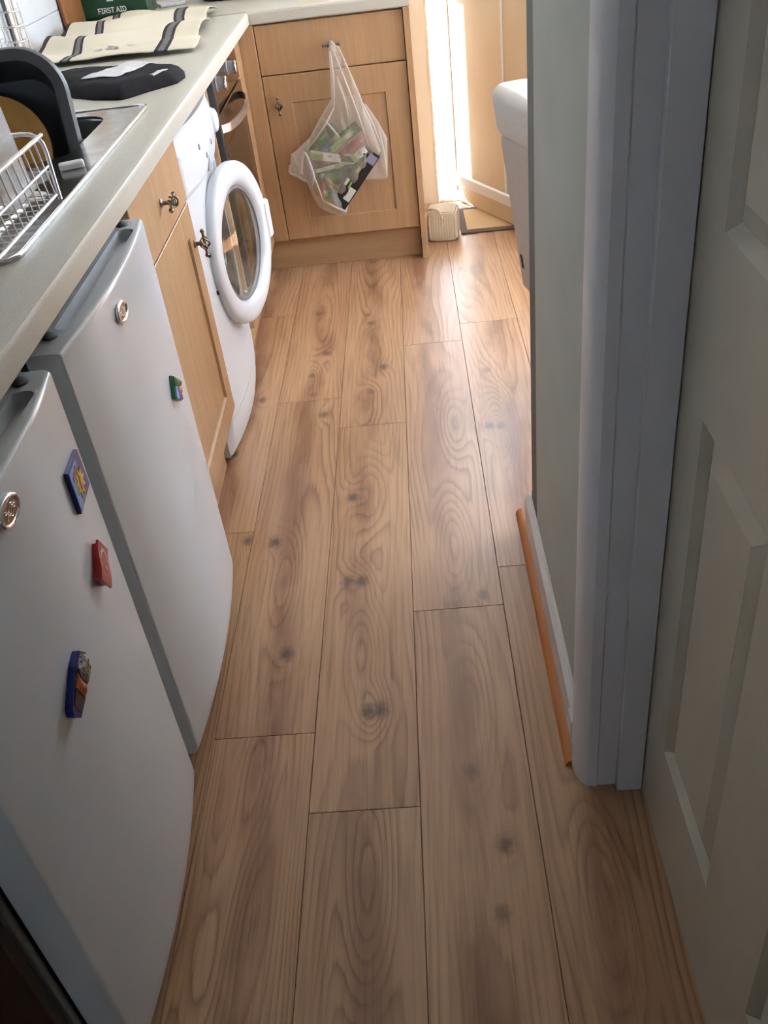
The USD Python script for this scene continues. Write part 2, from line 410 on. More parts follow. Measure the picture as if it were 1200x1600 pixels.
    # a purplish brown heart wandering along each plank
    N.update({'hm': ('mapping', {'scale': (0, 1.5, 1), 'location': (0, r.uniform(0, 50), r.uniform(0, 50))}), 'hn': ('noise_texture', {'scale': 1.0, 'detail': 2}),
              'hw': ('math', {'math_type': 'multiply_add', 'value2': .16, 'value3': -.08 + r.uniform(-.012, .012)}), 'hd': ('math', {'math_type': 'subtract'}), 'ha': ('math', {'math_type': 'absolute'}),
              'hr': ('map_range', {'range_type': 'smoothstep', 'from_min': .004, 'from_max': .052, 'to_min': 1., 'to_max': 0., 'clamp': True}),
              'vm': ('mapping', {'scale': (9, 2.6, 1), 'location': (r.uniform(0, 50), r.uniform(0, 50), 0)}), 'vn': ('noise_texture', {'scale': 1.0, 'detail': 4, 'roughness': .6, 'distortion': .4}),
              'vr': ('map_range', {'range_type': 'smoothstep', 'from_min': .32, 'from_max': .60, 'to_min': 0., 'to_max': .92, 'clamp': True}), 'hv': ('math', {'math_type': 'multiply'}),
              'hx': ('mix_color', {'blend_type': 'multiply', 'b': (.60, .50, .50)})})
    L += [('tc.object', 'hm.vector'), ('hm.vector', 'hn.vector'), ('hn.fac', 'hw.value1'), ('sep.x', 'hd.value1'), ('hw.value', 'hd.value2'), ('hd.value', 'ha.value1'), ('ha.value', 'hr.value'),
          ('tc.object', 'vm.vector'), ('vm.vector', 'vn.vector'), ('vn.fac', 'vr.value'), ('hr.result', 'hv.value1'), ('vr.result', 'hv.value2'), ('hv.value', 'hx.fac'), ('mv.result', 'hx.a')]
    last = 'hx.result'
    if dark:
        N['dk'] = ('mix_color', {'blend_type': 'mix', 'b': (.105, .062, .045)})
        N['dks'] = ('math', {'math_type': 'multiply', 'value2': .92})
        L += [(last, 'dk.a'), (dark, 'dks.value1'), ('dks.value', 'dk.fac')]
        last = 'dk.result'
    L.append((last, 'p.base_color'))
    return usdkit.material(stage, '/World/Looks/' + name, N, L, surface='p.BSDF')

# ------------------------------------------------------------------ the setting: floor of planks
CEIL, BACK, WALL_R, PART_END, EAST, SOUTH = 2.40, 4.15, 0.207, 1.70, 2.35, -2.40
PW, PL, SEAM = 0.193, 1.285, -0.2715
JOINT = {-2: 1.778, -1: 1.1307, 0: 0.9536, 1: 1.4434, 2: 1.568}
KNOTS = [(-0.346, 1.344, 1), (-0.406, 1.726, 1), (-0.322, 2.323, 0.7), (-0.359, 2.45, 0.3), (-0.221, 1.888, 1), (-0.225, 1.559, 0.8), (-0.193, 1.557, 1), (-0.148, 1.175, 1), (-0.17, 1.172, 0.9), (0.012, 1.019, 0.6), (0.057, 0.87, 0.8), (0.04, 0.753, 0.4), (-0.143, 2.592, 0.8), (-0.334, 2.727, 0.8), (-0.188, 2.928, 0.7), (-0.377, 3.053, 0.6), (-0.182, 2.436, 0.5), (-0.371, 2.577, 0.5), (-0.202, 3.001, 0.4), (0.153, 2.177, 0.9), (0.183, 2.172, 0.8), (0.174, 2.506, 0.5), (0.074, 1.478, 0.6), (-0.474, 1.742, 0.7), (-0.566, 2.147, 0.8), (-0.518, 2.448, 0.7), (0.151, 3.339, 0.3)]
OVALS = [(-0.184, 1.349), (-0.37, 1.579), (-0.186, 2.328), (-0.37, 2.501), (-0.17, 1.9), (0.024, 1.675), (-0.167, 0.795), (0.057, 2.211), (0.184, 2.224), (0.029, 1.173), (-0.407, 0.726), (-0.377, 1.016), (0.203, 0.772)]
floor = Thing('floor', 'laminate floor of long knotty light oak planks with dark seams', 'floor', kind='structure')
floor.part('subfloor', box(-1.3, EAST, SOUTH, BACK + .06, -.05, -.008), 'subfloor')
GENERIC = [plank_material(f'plank_{i}', 100 + i, [(r_[0], r_[1], .7)], [(r_[2], r_[3])], .94 + .03 * i) for i, r_ in
           enumerate(np.random.default_rng(3).uniform((-.06, -.5, -.04, -.4), (.06, .5, .04, .4), (5, 4)))]
n_plank = 0
for k in range(-6, 14):
    x0 = SEAM + k * PW
    if x0 > EAST or x0 + PW < -1.3:
        continue
    j0 = JOINT.get(k, 1.1 + (k * 0.37) % 1.0)
    m_lo = int(math.floor((SOUTH - j0) / PL))
    for q in range(m_lo, 4):
        ya, yb = max(j0 + q * PL, SOUTH), min(j0 + (q + 1) * PL, BACK + .05)
        xa, xb = max(x0, -1.3), min(x0 + PW, EAST)
        if yb - ya < .01 or xb - xa < .01 or xa > WALL_R + .13 and yb < PART_END:
            continue
        cx, cy = (x0 + PW / 2), j0 + (q + .5) * PL
        g = .0005
        v = cbox(xa + g, xb - g, ya + g, yb - g, -.0082, 0, .0006)
        seen = -2 <= k <= 3 and ya < 3.6 and yb > .3
        if seen:
            n_plank += 1
            kn = [(a - cx, b - cy, s) for a, b, s in KNOTS if x0 <= a < x0 + PW and ya <= b < yb]
            ov = [(a - cx, b - cy) for a, b in OVALS if x0 <= a < x0 + PW and ya <= b < yb]
            pm = plank_material(f'plank_seen_{n_plank}', 31 * (k + 9) + q, kn, ov, (1.0, .955, 1.03, .985)[(k * 3 + q * 5) % 4])
        else:
            pm = GENERIC[(k * 3 + q) % 5]
        path = numbered(floor.path + '/plank')
        m = usdkit.mesh(stage, path, (v.vertices - [cx, cy, 0], v.faces), pm)
        UsdGeom.Xformable(m).AddTranslateOp().Set(Gf.Vec3d(cx, cy, 0))

# ------------------------------------------------------------------ walls, windows, ceiling
def struct(name, label, cat_, parts, off=(0, 0, 0), frame=None):
    t = Thing(name, label, cat_, off, frame, kind='structure')
    for p in parts:
        t.part(*p[:3], **(p[3] if len(p) > 3 else {}))
    return t
LW = -0.660                                     # left wall plane, in the left run's frame
def lbox(*a): return box(*a)
wl = struct('wall_left', 'white tiled kitchen wall behind the sink worktop', 'wall', [
    ('plaster', box(LW - .12, LW - .008, .50, BACK + .1, 0, CEIL), 'tile_white'), ('hall_plaster', box(LW - .12, LW - .008, SOUTH - .1, .4995, 0, CEIL), 'wall_paint')], (LW, 1.6, 0), LEFT)
for iy in range(17):
    for iz in range(4):
        ya, za = 1.66 + iy * .15, .84 + iz * .148
        if ya + .15 > 4.08:
            continue
        wl.part('tile', cbox(LW - .008, LW, ya + .0015, ya + .1485, za + .0015, za + .1465, .0012), 'tile_white')
# back wall with the tall narrow side window and the garden door beside it
SL0, SL1, DO0, DO1 = .105, .200, .235, 1.02
struct('wall_back', 'cream end wall beyond the kitchen units', 'wall', [
    ('plaster', cat(box(-1.35, SL0, BACK, BACK + .05, 0, CEIL), box(DO1, EAST + .1, BACK, BACK + .05, 0, CEIL), box(SL0, DO1, BACK, BACK + .05, 2.06, CEIL)), 'cream_wall')], (0, BACK, 0))
struct('window_1', 'tall narrow glazed side light left of the garden door, blown out with sunlight', 'window', [
    ('window_frame', cat(cbox(SL0 - .004, SL0 + .006, BACK - .004, BACK + .05, 0, 2.06), cbox(SL1, DO0, BACK - .01, BACK + .05, 0, 2.06), cbox(SL0 + .006, SL1, BACK, BACK + .05, 0, .012)), 'upvc_white'),
    ('pane', box(SL0 + .006, SL1, BACK + .022, BACK + .028, .012, 2.06), 'pane_glass')], (.15, BACK, 0))
# partition on the right with a doorway, the dining side of the room beyond it
struct('wall_right', 'pale grey green painted wall on the right of the kitchen floor', 'wall', [
    ('plaster', cat(box(WALL_R, WALL_R + .13, 1.01, PART_END - .10, 0, CEIL), box(WALL_R, WALL_R + .13, SOUTH, .16, 0, CEIL), box(WALL_R, WALL_R + .13, .16, 1.01, 2.06, CEIL)), 'wall_paint')], (WALL_R, 1.3, 0))
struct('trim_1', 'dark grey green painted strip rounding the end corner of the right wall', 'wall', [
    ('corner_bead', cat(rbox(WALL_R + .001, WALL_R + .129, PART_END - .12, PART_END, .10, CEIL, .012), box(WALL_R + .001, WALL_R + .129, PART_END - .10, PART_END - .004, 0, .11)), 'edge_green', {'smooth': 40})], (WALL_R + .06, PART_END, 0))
AW = (2.0, 3.7, .85, 2.05)
struct('wall_east', 'cream dining area wall with a wide window', 'wall', [
    ('plaster', cat(box(EAST, EAST + .12, PART_END - .1, AW[0], 0, CEIL), box(EAST, EAST + .12, AW[1], BACK + .05, 0, CEIL), box(EAST, EAST + .12, AW[0], AW[1], 0, AW[2]), box(EAST, EAST + .12, AW[0], AW[1], AW[3], CEIL)), 'cream_wall')], (EAST, 2.9, 0))
struct('window_2', 'wide white framed window of the dining area', 'window', [
    ('window_frame', cat(box(EAST + .03, EAST + .09, AW[0], AW[0] + .05, AW[2], AW[3]), box(EAST + .03, EAST + .09, AW[1] - .05, AW[1], AW[2], AW[3]), box(EAST + .03, EAST + .09, 2.82, 2.88, AW[2] + .05, AW[3] - .05), box(EAST + .03, EAST + .09, AW[0] + .05, AW[1] - .05, AW[2], AW[2] + .05), box(EAST + .03, EAST + .09, AW[0] + .05, AW[1] - .05, AW[3] - .05, AW[3])), 'upvc_white'),
    ('pane', box(EAST + .057, EAST + .063, AW[0] + .05, 2.82, AW[2] + .05, AW[3] - .05), 'pane_glass'),
    ('pane', box(EAST + .057, EAST + .063, 2.88, AW[1] - .05, AW[2] + .05, AW[3] - .05), 'pane_glass')], (EAST, 2.85, AW[2]))
struct('wall_south', 'cream wall of the dining area behind the partition', 'wall', [
    ('plaster', box(WALL_R + .13, EAST + .12, PART_END - .17, PART_END - .07, 0, CEIL), 'cream_wall')], (1.3, PART_END - .1, 0))
struct('wall_store', 'plain cream wall of the store room behind the panelled door', 'wall', [
    ('plaster', cat(box(1.3, 1.4, SOUTH, PART_END - .17, 0, CEIL), box(WALL_R + .13, 1.4, SOUTH - .1, SOUTH, 0, CEIL)), 'cream_wall')], (1.35, .4, 0))
HW = (-.80, -.40, 1.22, 1.70)
struct('wall_hall', 'dim hallway wall behind the viewer with a small window', 'wall', [
    ('plaster', cat(box(-1.3, HW[0], SOUTH - .1, SOUTH, 0, CEIL), box(HW[1], WALL_R + .13, SOUTH - .1, SOUTH, 0, CEIL), box(HW[0], HW[1], SOUTH - .1, SOUTH, 0, HW[2]), box(HW[0], HW[1], SOUTH - .1, SOUTH, HW[3], CEIL)), 'wall_paint')], (-.4, SOUTH, 0))
struct('window_3', 'small hallway window behind the viewer', 'window', [
    ('window_frame', cat(box(HW[0], HW[0] + .05, SOUTH - .07, SOUTH - .02, HW[2], HW[3]), box(HW[1] - .05, HW[1], SOUTH - .07, SOUTH - .02, HW[2], HW[3]), box(HW[0] + .05, HW[1] - .05, SOUTH - .07, SOUTH - .02, HW[2], HW[2] + .05), box(HW[0] + .05, HW[1] - .05, SOUTH - .07, SOUTH - .02, HW[3] - .05, HW[3])), 'upvc_white'),
    ('pane', box(HW[0] + .05, HW[1] - .05, SOUTH - .048, SOUTH - .042, HW[2] + .05, HW[3] - .05), 'pane_glass')], (-.6, SOUTH, HW[2]))
struct('ceiling', 'white plaster ceiling', 'ceiling', [
    ('plaster', box(-1.35, EAST + .12, SOUTH - .1, BACK + .05, CEIL, CEIL + .08), 'plaster_white')], (.4, 1.8, CEIL))
struct('patio', 'pale sunlit paving outside the garden door', 'patio', [('paving', box(-8, 10, BACK + .06, 14, -.2, -.06), 'patio_stone')], (0, 8, -.2))
struct('garden_wall', 'white rendered garden wall beyond the paving', 'wall', [('render', box(-8, 10, 13.6, 13.8, -.06, 1.7), 'plaster_white')], (0, 13.7, -.06))

# skirting, quarter round, door casing on the right
struct('baseboard_right', 'white painted skirting board along the right wall', 'skirting board', [
    ('board', extrude_xz([(WALL_R - .014, 0), (WALL_R, 0), (WALL_R, .10), (WALL_R - .005, .10), (WALL_R - .014, .088)], 1.045, PART_END), 'skirting_white'),
    ('end_block', cbox(WALL_R - .020, WALL_R - .0005, 1.028, 1.062, .055, .10, .002), 'skirting_white')], (WALL_R, 1.4, 0))
qa = [(WALL_R - .014, 0)] + [(WALL_R - .014 - .016 * math.cos(t), .016 * math.sin(t)) for t in np.linspace(0, math.pi / 2, 7)]
struct('trim_2', 'orange stained quarter round beading at the foot of the skirting', 'beading', [
    ('beading', extrude_xz(qa, 1.016, PART_END + .06), 'orange_wood', {'smooth': 40})], (WALL_R, 1.4, 0))
arch = [(.188, 1.018), (.190, 1.000), (.196, .984), (.207, .973), (.222, .971), (.224, .973), (.224, 1.035), (.2071, 1.035), (.200, 1.034), (.191, 1.030)]
am = trimesh.creation.extrude_polygon(Polygon(arch), 2.10, engine='earcut')
struct('trim_3', 'white gloss door casing at the end of the right wall', 'door frame', [
    ('architrave', am, 'gloss_white', {'smooth': 35}),
    ('lining', cat(cbox(.224, .338, .9725, 1.010, 0, 2.06, .001)), 'gloss_white'),
    ('door_stop', cbox(.254, .2955, .9585, .9726, 0, 2.05, .0015), 'gloss_white'),
    ('lining', cbox(WALL_R, .338, .16, .195, 0, 2.06, .001), 'gloss_white'), ('head', box(.224, .338, .195, .9725, 2.025, 2.06), 'gloss_white')], (.26, .99, 0))

# the panelled door on the right, shut in its frame
DX, DY0, DY1 = .2965, .197, .9715
d1 = Thing('door_1', 'cream painted panelled door close on the right', 'door', (DX, (DY0 + DY1) / 2, 0), kind='structure')
leaf = man(box(DX, DX + .04, DY0, DY1, .004, 2.024))
panels = [(ya, yb, za, zb) for ya, yb in ((.655, .873), (.28, .50)) for za, zb in ((.205, .775), (.985, 1.83))]
def frustum(x0, x1, a, b, c, d, s):
    """a recess that narrows by s from x0 to x1"""
    o = np.array([[x0, a, c], [x0, b, c], [x0, b, d], [x0, a, d], [x1, a + s, c + s], [x1, b - s, c + s], [x1, b - s, d - s], [x1, a + s, d - s]])
    return trimesh.convex.convex_hull(o)
for ya, yb, za, zb in panels:
    leaf = leaf - man(frustum(DX - .0008, DX + .011, ya, yb, za, zb, .014))
d1.part('leaf', leaf, 'door_cream')
for ya, yb, za, zb in panels:
    d1.part('raised_panel', frustum(DX + .0105, DX + .002, ya + .016, yb - .016, za + .016, zb - .016, .026), 'door_cream')

# the garden door standing open into the room, its hinge side by the side light
H0 = np.array([.214, 4.138]); DIR = np.array([.168, -.338]); DIR = DIR / np.linalg.norm(DIR)
gd_a = math.degrees(math.atan2(DIR[1], DIR[0]))
def GDF(p):
    return np.array([H0[0], H0[1], 0]), gd_a
d2 = Thing('door_2', 'half glazed tan garden door standing open into the room', 'door', (0, 0, 0), GDF, kind='structure')
# local: x along the leaf from the hinge, y through it (the room side is negative y ... the face seen), z up
GW = .76
gl = man(box(0, GW, -.02, .02, .012, 2.03)) - man(box(.10, GW - .10, -.03, .03, 1.0, 1.92))
d2.part('leaf', gl, 'door_tan')
d2.part('pane', box(.10, GW - .10, -.004, .004, 1.0, 1.92), 'pane_glass')
d2.part('weather_bar', cbox(0, GW, -.036, -.0195, .085, .132, .004), 'upvc_white', label='white weather bar near the foot of the door')
for xs in (.40,):
    d2.part('bead', cbox(xs - .006, xs + .006, -.0235, -.0195, .125, .845, .001), 'upvc_white')
d2.part('rail_moulding', cbox(0, GW, -.032, -.0195, .85, .875, .003), 'upvc_white')
d2.part('hinge_strip', box(-.012, 0, -.021, .004, .05, 2.03), 'mat_brown')

# ------------------------------------------------------------------ worktop
T, U = .92, .88
SINK = dict(x0=-.56, x1=-.072, y0=1.19, y1=2.14)
BAS = (-.315, 1.905, .33, .36, .07)            # main basin: centre x, y, size x, size y, corner radius (run frame)
BAS2 = (-.25, 1.62, .21, .145, .06)
def at_rr(b, extra=0.0):
    return rrect(b[2] + extra, b[3] + extra, b[4] + extra / 2, 8) + np.array(b[:2])
wt_poly = Polygon([(-.658, .535), (0, .535), (0, 3.478), (-.658, 3.478)])
wt_poly = wt_poly.difference(Polygon(rrect(SINK['x1'] - SINK['x0'] - .03, SINK['y1'] - SINK['y0'] - .03, .03, 8) + [(SINK['x0'] + SINK['x1']) / 2, (SINK['y0'] + SINK['y1']) / 2]))
wtm = trimesh.creation.extrude_polygon(wt_poly, T - U - .002, engine='earcut'); wtm.apply_translation([0, 0, U + .001])
t = Thing('worktop', 'long cream grey laminate worktop over the fridges and the washing machine', 'worktop', (-.3, 2.0, U), LEFT)
c_ = .006
slabm = man(wtm)
# rounded front nose
nose = [(-.02, U), (-.004, U), (0, U + .004), (0, T - .008), (-.003, T - .002), (-.01, T), (-.02, T)]
main_top = m3.Manifold.extrude(m3.CrossSection([np.array(p.coords)[:-1] for p in [wt_poly.exterior, *wt_poly.interiors]], m3.FillRule.EvenOdd), T - U).translate([0, 0, U])
cut = man(box(-.02, .05, .4, 3.7, U - .02, T + .02))
nosem = extrude_xz(nose, .535, 3.478)
t.part('top', (main_top - cut) + man(nosem), 'worktop_laminate', smooth=30)
t = Thing('worktop', 'cream grey laminate worktop returning along the back unit with the carrier bag', 'worktop', (-.3, 3.8, U))
nose2 = [(3.502, U), (3.490, U), (3.486, U + .004), (3.486, T - .008), (3.489, T - .002), (3.496, T), (3.502, T)]
t.part('top', cat(extrude_yz(Polygon(nose2), -.52, .036), cbox(-1.169, .036, 3.502, BACK - .001, U, T, .0008)), 'worktop_laminate')

# ------------------------------------------------------------------ ornate pewter handle
def handle_mesh(o, out, along, L=.062):
    """a small cage handle: stem out of the front, a bar with beaded ends, a twisted basket in its middle"""
    out, along = np.asarray(out, float), np.asarray(along, float)
    s = aim(lathe([(0, -.001), (.009, -.001), (.009, .002), (.005, .005), (.004, .012), (.006, .018), (.004, .022), (0, .022)], 16), o, out)
    h = L / 2
    prof = [(0, -h), (.004, -h + .001), (.0055, -h + .005), (.004, -h + .008), (.0028, -h + .012), (.0042, -.014), (.003, -.012), (.0035, 0), (.003, .012), (.0042, .014), (.0028, h - .012), (.004, h - .008), (.0055, h - .005), (.004, h - .001), (0, h)]
    c = np.asarray(o) + out * .024
    b = aim(lathe(prof, 12), c, along)
    side = np.cross(out, along)
    cage = []
    for k in range(4):
        pts = []
        for u in np.linspace(-1, 1, 11):
            a = k * math.pi / 2 + u * 1.1
            r = .0032 + .0085 * math.cos(u * math.pi / 2)
            pts.append(c + along * u * .0135 + r * (math.cos(a) * out + math.sin(a) * side))
        cage.append(tube(pts, .0021, 6))
    return cat(s, b, *cage)

# ------------------------------------------------------------------ left cabinet between fridge and washing machine
CF = -.030
cb = Thing('base_cabinet', 'narrow beech base cabinet between the fridge and the washing machine', 'cabinet', (-.3, 1.85, 0), LEFT)
CY0, CY1 = 1.612, 2.092
cb.part('body', cat(box(-.60, CF - .019, CY0 + .001, CY0 + .017, .178, .879), box(-.60, CF - .019, CY1 - .017, CY1 - .001, .178, .879), box(-.60, CF - .019, CY0 + .017, CY1 - .017, .178, .196), box(-.60, -.592, CY0 + .017, CY1 - .017, .196, .72)), 'beech_upright')
cb.part('plinth', box(-.60, CF - .06, CY0, CY1, 0, .177), 'beech_flat')
def shaker(x0, y0, y1, z0, z1, w=.062, dp=.006):
    m = man(cbox(x0 - .018, x0, y0, y1, z0, z1, .0015)) - man(frustum(x0 + .0005, x0 - dp, y0 + w, y1 - w, z0 + w, z1 - w, .003))
    return m
dr = cb.part('drawer', cbox(CF - .018, CF, CY0 + .0015, CY1 - .0015, .7225, .872, .0015), 'beech_upright')
cb.part('handle', handle_mesh(np.array([CF, 1.852, .790]), (1, 0, 0), (0, .94, .34)), 'pewter', smooth=40, under=dr, label='ornate pewter cage handle')
do = cb.part('door', shaker(CF, CY0 + .0015, CY1 - .0015, .182, .7185), 'beech_upright')
cb.part('handle', handle_mesh(np.array([CF, 2.062, .630]), (1, 0, 0), (0, 0, 1), .066), 'pewter', smooth=40, under=do, label='ornate pewter cage handle')

# ------------------------------------------------------------------ two under-counter fridges with bowed doors
def make_fridge(name, label, y0, y1):
    t = Thing(name, label, 'fridge', (-.3, (y0 + y1) / 2, 0), LEFT)
    yc, hw = (y0 + y1) / 2, (y1 - y0) / 2
    bow = lambda y: -.004 + .017 * (1 - ((y - yc) / hw) ** 2)
    t.part('body', rbox(-.585, -.068, y0 + .004, y1 - .004, .02, .842, .006, 1), 'fridge_white', smooth=40)
    t.part('gasket', box(-.0685, -.052, y0 + .012, y1 - .012, .06, .825), 'gasket_black')
    n = 41
    ys = np.concatenate([[y0, y0 + .0012, y0 + .0026], np.linspace(y0 + .004, y1 - .004, n - 6), [y1 - .0026, y1 - .0012, y1]])
    zs = np.concatenate([[.042, .045, .052], np.linspace(.07, .80, 20), [.834, .838, .8395, .841]])
    F = np.zeros((n, len(zs), 3)); B = np.zeros_like(F)
    r = .004
    for i, y in enumerate(ys):
        e = min(y - y0, y1 - y); round_y = r - math.sqrt(max(r * r - max(r - e, 0) ** 2, 0))
        for j, z in enumerate(zs):
            k = max(z - .834, 0) / .007
            round_z = .006 * (1 - math.sqrt(max(1 - k * k, 0)))
            round_b = .006 * (1 - min((z - .042) / .010, 1)) ** 2
            F[i, j] = [bow(y) - round_y - round_z - round_b, y, z]
            B[i, j] = [-.052, y, z]
    door = man(slab(F, B))
    # the hand scoop in the top of the door
    sc = []
    for z, s in ((.844, 1.0), (.834, .97), (.826, .86), (.822, .6)):
        sc.append(np.c_[rrect(.030 * (.7 + .3 * s), (y1 - y0 - .13) * (.94 + .06 * s), .0125 * (.7 + .3 * s), 6) + [-.021, yc + .012], np.full(24, z)])
    door = door - man(loft(sc))
    p = t.part('door', door, 'fridge_white', smooth=35)
    for yy, nm in ((y0 + .055, 'hinge_cap'), (y1 - .03, 'hinge_cap')):
        t.part(nm, aim(lathe([(0, 0), (.011, 0), (.011, .003), (.007, .006), (0, .007)], 20), (-.033, yy, .8405), (0, 0, 1)), 'grey_plastic', smooth=40, under=p)
    for yy in (y0 + .05, y1 - .05):
        t.part('foot', aim(lathe([(0, 0), (.018, 0), (.018, .012), (.008, .02), (0, .02)], 16), (-.12, yy, 0), (0, 0, 1)), 'gasket_black', smooth=30)
    return t, bow, p
fr2, bow2, fr2d = make_fridge('fridge', 'white under counter fridge next to the beech cabinet, green magnet on its door', 1.066, 1.600)
fr1, bow1, fr1d = make_fridge('fridge', 'white under counter freezer nearest the viewer with three magnets on its door', .556, 1.022)
def yz_mesh(m, t, bow, y, z, rot=0.0, lift=0.0):
    """puts a mesh built in the xy plane (z out) on a door front, turned by rot degrees"""
    v = np.asarray(m.vertices); c, s = math.cos(math.radians(rot)), math.sin(math.radians(rot))
    d = 1e-3; sl = (bow(y + d) - bow(y - d)) / (2 * d)
    u, w = v[:, 0] * c - v[:, 1] * s, v[:, 0] * s + v[:, 1] * c
    nrm = np.array([1, -sl]) / math.hypot(1, sl)
    m = m.copy()
    m.vertices = np.c_[bow(y) + lift + u * sl + v[:, 2] * nrm[0], y + u + v[:, 2] * nrm[1], z + w]
    return m
def disc(a, b, h, n=40, bevel=.25):
    R = [np.c_[np.cos(t_) * a * s, np.sin(t_) * b * s, np.full(n, z)] for s, z in ((1, 0), (1, h * (1 - bevel)), (1 - bevel * .35, h)) for t_ in [np.arange(n) * 2 * np.pi / n]]
    return loft(R)
def badge(t, door, bow, y, z):
    n = 40; k = np.arange(n) * 2 * np.pi / n
    ring = tube(np.c_[np.cos(np.r_[k, 0]) * .0235, np.sin(np.r_[k, 0]) * .0135, np.full(n + 1, .003)], .0030, 8, cap=False)
    b = t.part('badge', yz_mesh(disc(.0235, .0135, .004), t, bow, y, z, 0), 'badge_orange', smooth=30, under=door, label='oval orange badge in a chrome ring')
    t.part('badge_ring', yz_mesh(ring, t, bow, y, z, 0), 'chrome', smooth=True, under=door)
    sq = cat(*[tube(np.c_[np.linspace(-.013, .013, 12), .0028 * np.sin(np.linspace(0, 9, 12) + q) + (q - 1) * .004, np.full(12, .0042)], .0008, 5) for q in range(3)])
    t.part('badge_lettering', yz_mesh(sq, t, bow, y, z, 0), 'satin_metal', under=door)
badge(fr2, fr2d, bow2, 1.292, .797)
badge(fr1, fr1d, bow1, .763, .808)

def poly_slab(pts, h, inset=.0):
    p = Polygon(pts)
    a = m3.CrossSection([np.array(p.exterior.coords)[:-1]], m3.FillRule.NonZero)
    return as_tm(m3.Manifold.extrude(a, h))
def magnet(name, label, bow, y, z, parts, rot=0):
    t = Thing(name, label, 'magnet', (bow(y), y, z), LEFT)
    for nm, m, mt in parts:
        t.part(nm, yz_mesh(m, t, bow, y, z, rot, .0003), mt)
    return t
plain('magnet_blue', (.045, .115, .42), rough=.25); plain('magnet_navy', (.05, .04, .22), rough=.25); plain('magnet_yellow', (.78, .55, .03), rough=.3)
plain('magnet_pink', (.55, .05, .12), rough=.3); plain('magnet_orange', (.62, .16, .04), rough=.35); plain('magnet_green', (.03, .16, .03), rough=.35)
plain('magnet_sky', (.14, .34, .70), rough=.3); mottled('magnet_pewter', (.08, .08, .08), (.62, .60, .55), 420, rough=.3, metal=.8, bump=.6); plain('magnet_dark', (.02, .018, .03), rough=.35)
def star(n, R, r, rot=0.):
    return [((R if i % 2 == 0 else r) * math.sin(i * math.pi / n + rot), (R if i % 2 == 0 else r) * math.cos(i * math.pi / n + rot)) for i in range(2 * n)]
def up(m, z):
    m = m.copy(); m.apply_translation([0, 0, z]); return m
sq = [(-.034, -.029), (.035, -.029), (.034, .026), (-.031, .030)]
magnet('fridge_magnet', 'square blue magnet with a yellow starburst figure at the edge of the nearest fridge', bow1, .958, .714, [
    ('base', poly_slab(sq, .0055), 'magnet_navy'), ('picture_corner', up(poly_slab([(-.032, -.027), (-.029, .027), (.012, .0245), (.006, .006), (-.012, -.006), (-.016, -.027)], .0006), .0055), 'magnet_sky'),
    ('starburst', up(poly_slab(np.array(star(9, .023, .0125, .2)) * (1, .85) + (0, -.003), .0009), .0060), 'magnet_yellow'),
    ('figure', up(poly_slab([(-.006, -.011), (.004, -.012), (.002, -.003), (.006, .004), (-.001, .007), (-.004, 0)], .0009), .0068), 'magnet_orange'),
    ('banner', up(poly_slab([(-.022, .010), (.000, .017), (.001, .022), (-.021, .016)], .0009), .0060), 'magnet_pink')])
# the flag: crescent and star along the strip's long side, hung by its hoist edge
cres = Point(0, 0).buffer(.0125, 32).difference(Point(.0033, 0).buffer(.0102, 32))
fl = m3.Manifold.extrude(m3.CrossSection([np.array([(-.0275, -.0205), (.0275, -.0205), (.0275, .0205), (-.0275, .0205)])]), .003).refine_to_length(.004)
flv = as_tm(fl).copy(); flv.vertices = flv.vertices + np.c_[np.zeros(len(flv.vertices)), np.zeros(len(flv.vertices)), .0075 + .0022 * np.sin(flv.vertices[:, 0] / .031 * 2.6)]
def onflag(p):
    m = m3.Manifold.extrude(m3.CrossSection([np.array(p.exterior.coords)[:-1]], m3.FillRule.NonZero), .0008).refine_to_length(.003)
    m = as_tm(m).copy(); m.vertices = m.vertices + np.c_[np.zeros(len(m.vertices)), np.zeros(len(m.vertices)), .0103 + .0022 * np.sin(m.vertices[:, 0] / .031 * 2.6)]
    return m
magnet('fridge_magnet', 'red flag magnet with a white crescent and star on the nearest fridge', bow1, .926, .600, [
    ('backing', poly_slab([(-.024, -.017), (.024, -.017), (.024, .017), (-.024, .017)], .0085), 'red_plastic'), ('flag', flv, 'red_plastic'),
    ('crescent', onflag(shapely.affinity.translate(cres, -.010, 0)), 'print_white'), ('star', onflag(Polygon(np.array(star(5, .0062, .0025, -1.57)) + (.0065, 0))), 'print_white')], rot=213)
SHS = np.array([.80, .70])
sh = SHS * np.array([(-.046, -.017), (-.050, .010), (-.040, .021), (.02, .027), (.046, .020), (.050, -.004), (.036, -.024), (-.012, -.026)])
magnet('fridge_magnet', 'dark blue shield shaped magnet with a pewter and orange scene, lowest on the nearest fridge', bow1, .744, .566, [
    ('base', poly_slab(sh, .0095), 'blue_plastic'), ('pewter_relief', up(as_tm(puff(SHS * np.array([(.006, -.022), (.034, -.020), (.046, -.003), (.043, .017), (.018, .023), (.008, .010)]), lambda P, d: .0015 + .004 * np.minimum(d / .006, 1) + .002 * meshkit.noise(np.c_[P * 260, np.zeros(len(P))]), d=.003)), .0095), 'magnet_pewter'),
    ('scene', up(as_tm(puff(SHS * np.array([(-.016, -.021), (.004, -.022), (.007, .010), (.012, .020), (-.010, .019)]), lambda P, d: .001 + .003 * np.minimum(d / .006, 1) + .001 * meshkit.noise(np.c_[P * 200, np.zeros(len(P))]), d=.003)), .0095), 'magnet_orange'),
    ('shadow_band', up(poly_slab(SHS * np.array([(-.040, -.014), (-.017, -.021), (-.012, .019), (-.036, .017)]), .0012), .0095), 'magnet_dark')], rot=27)
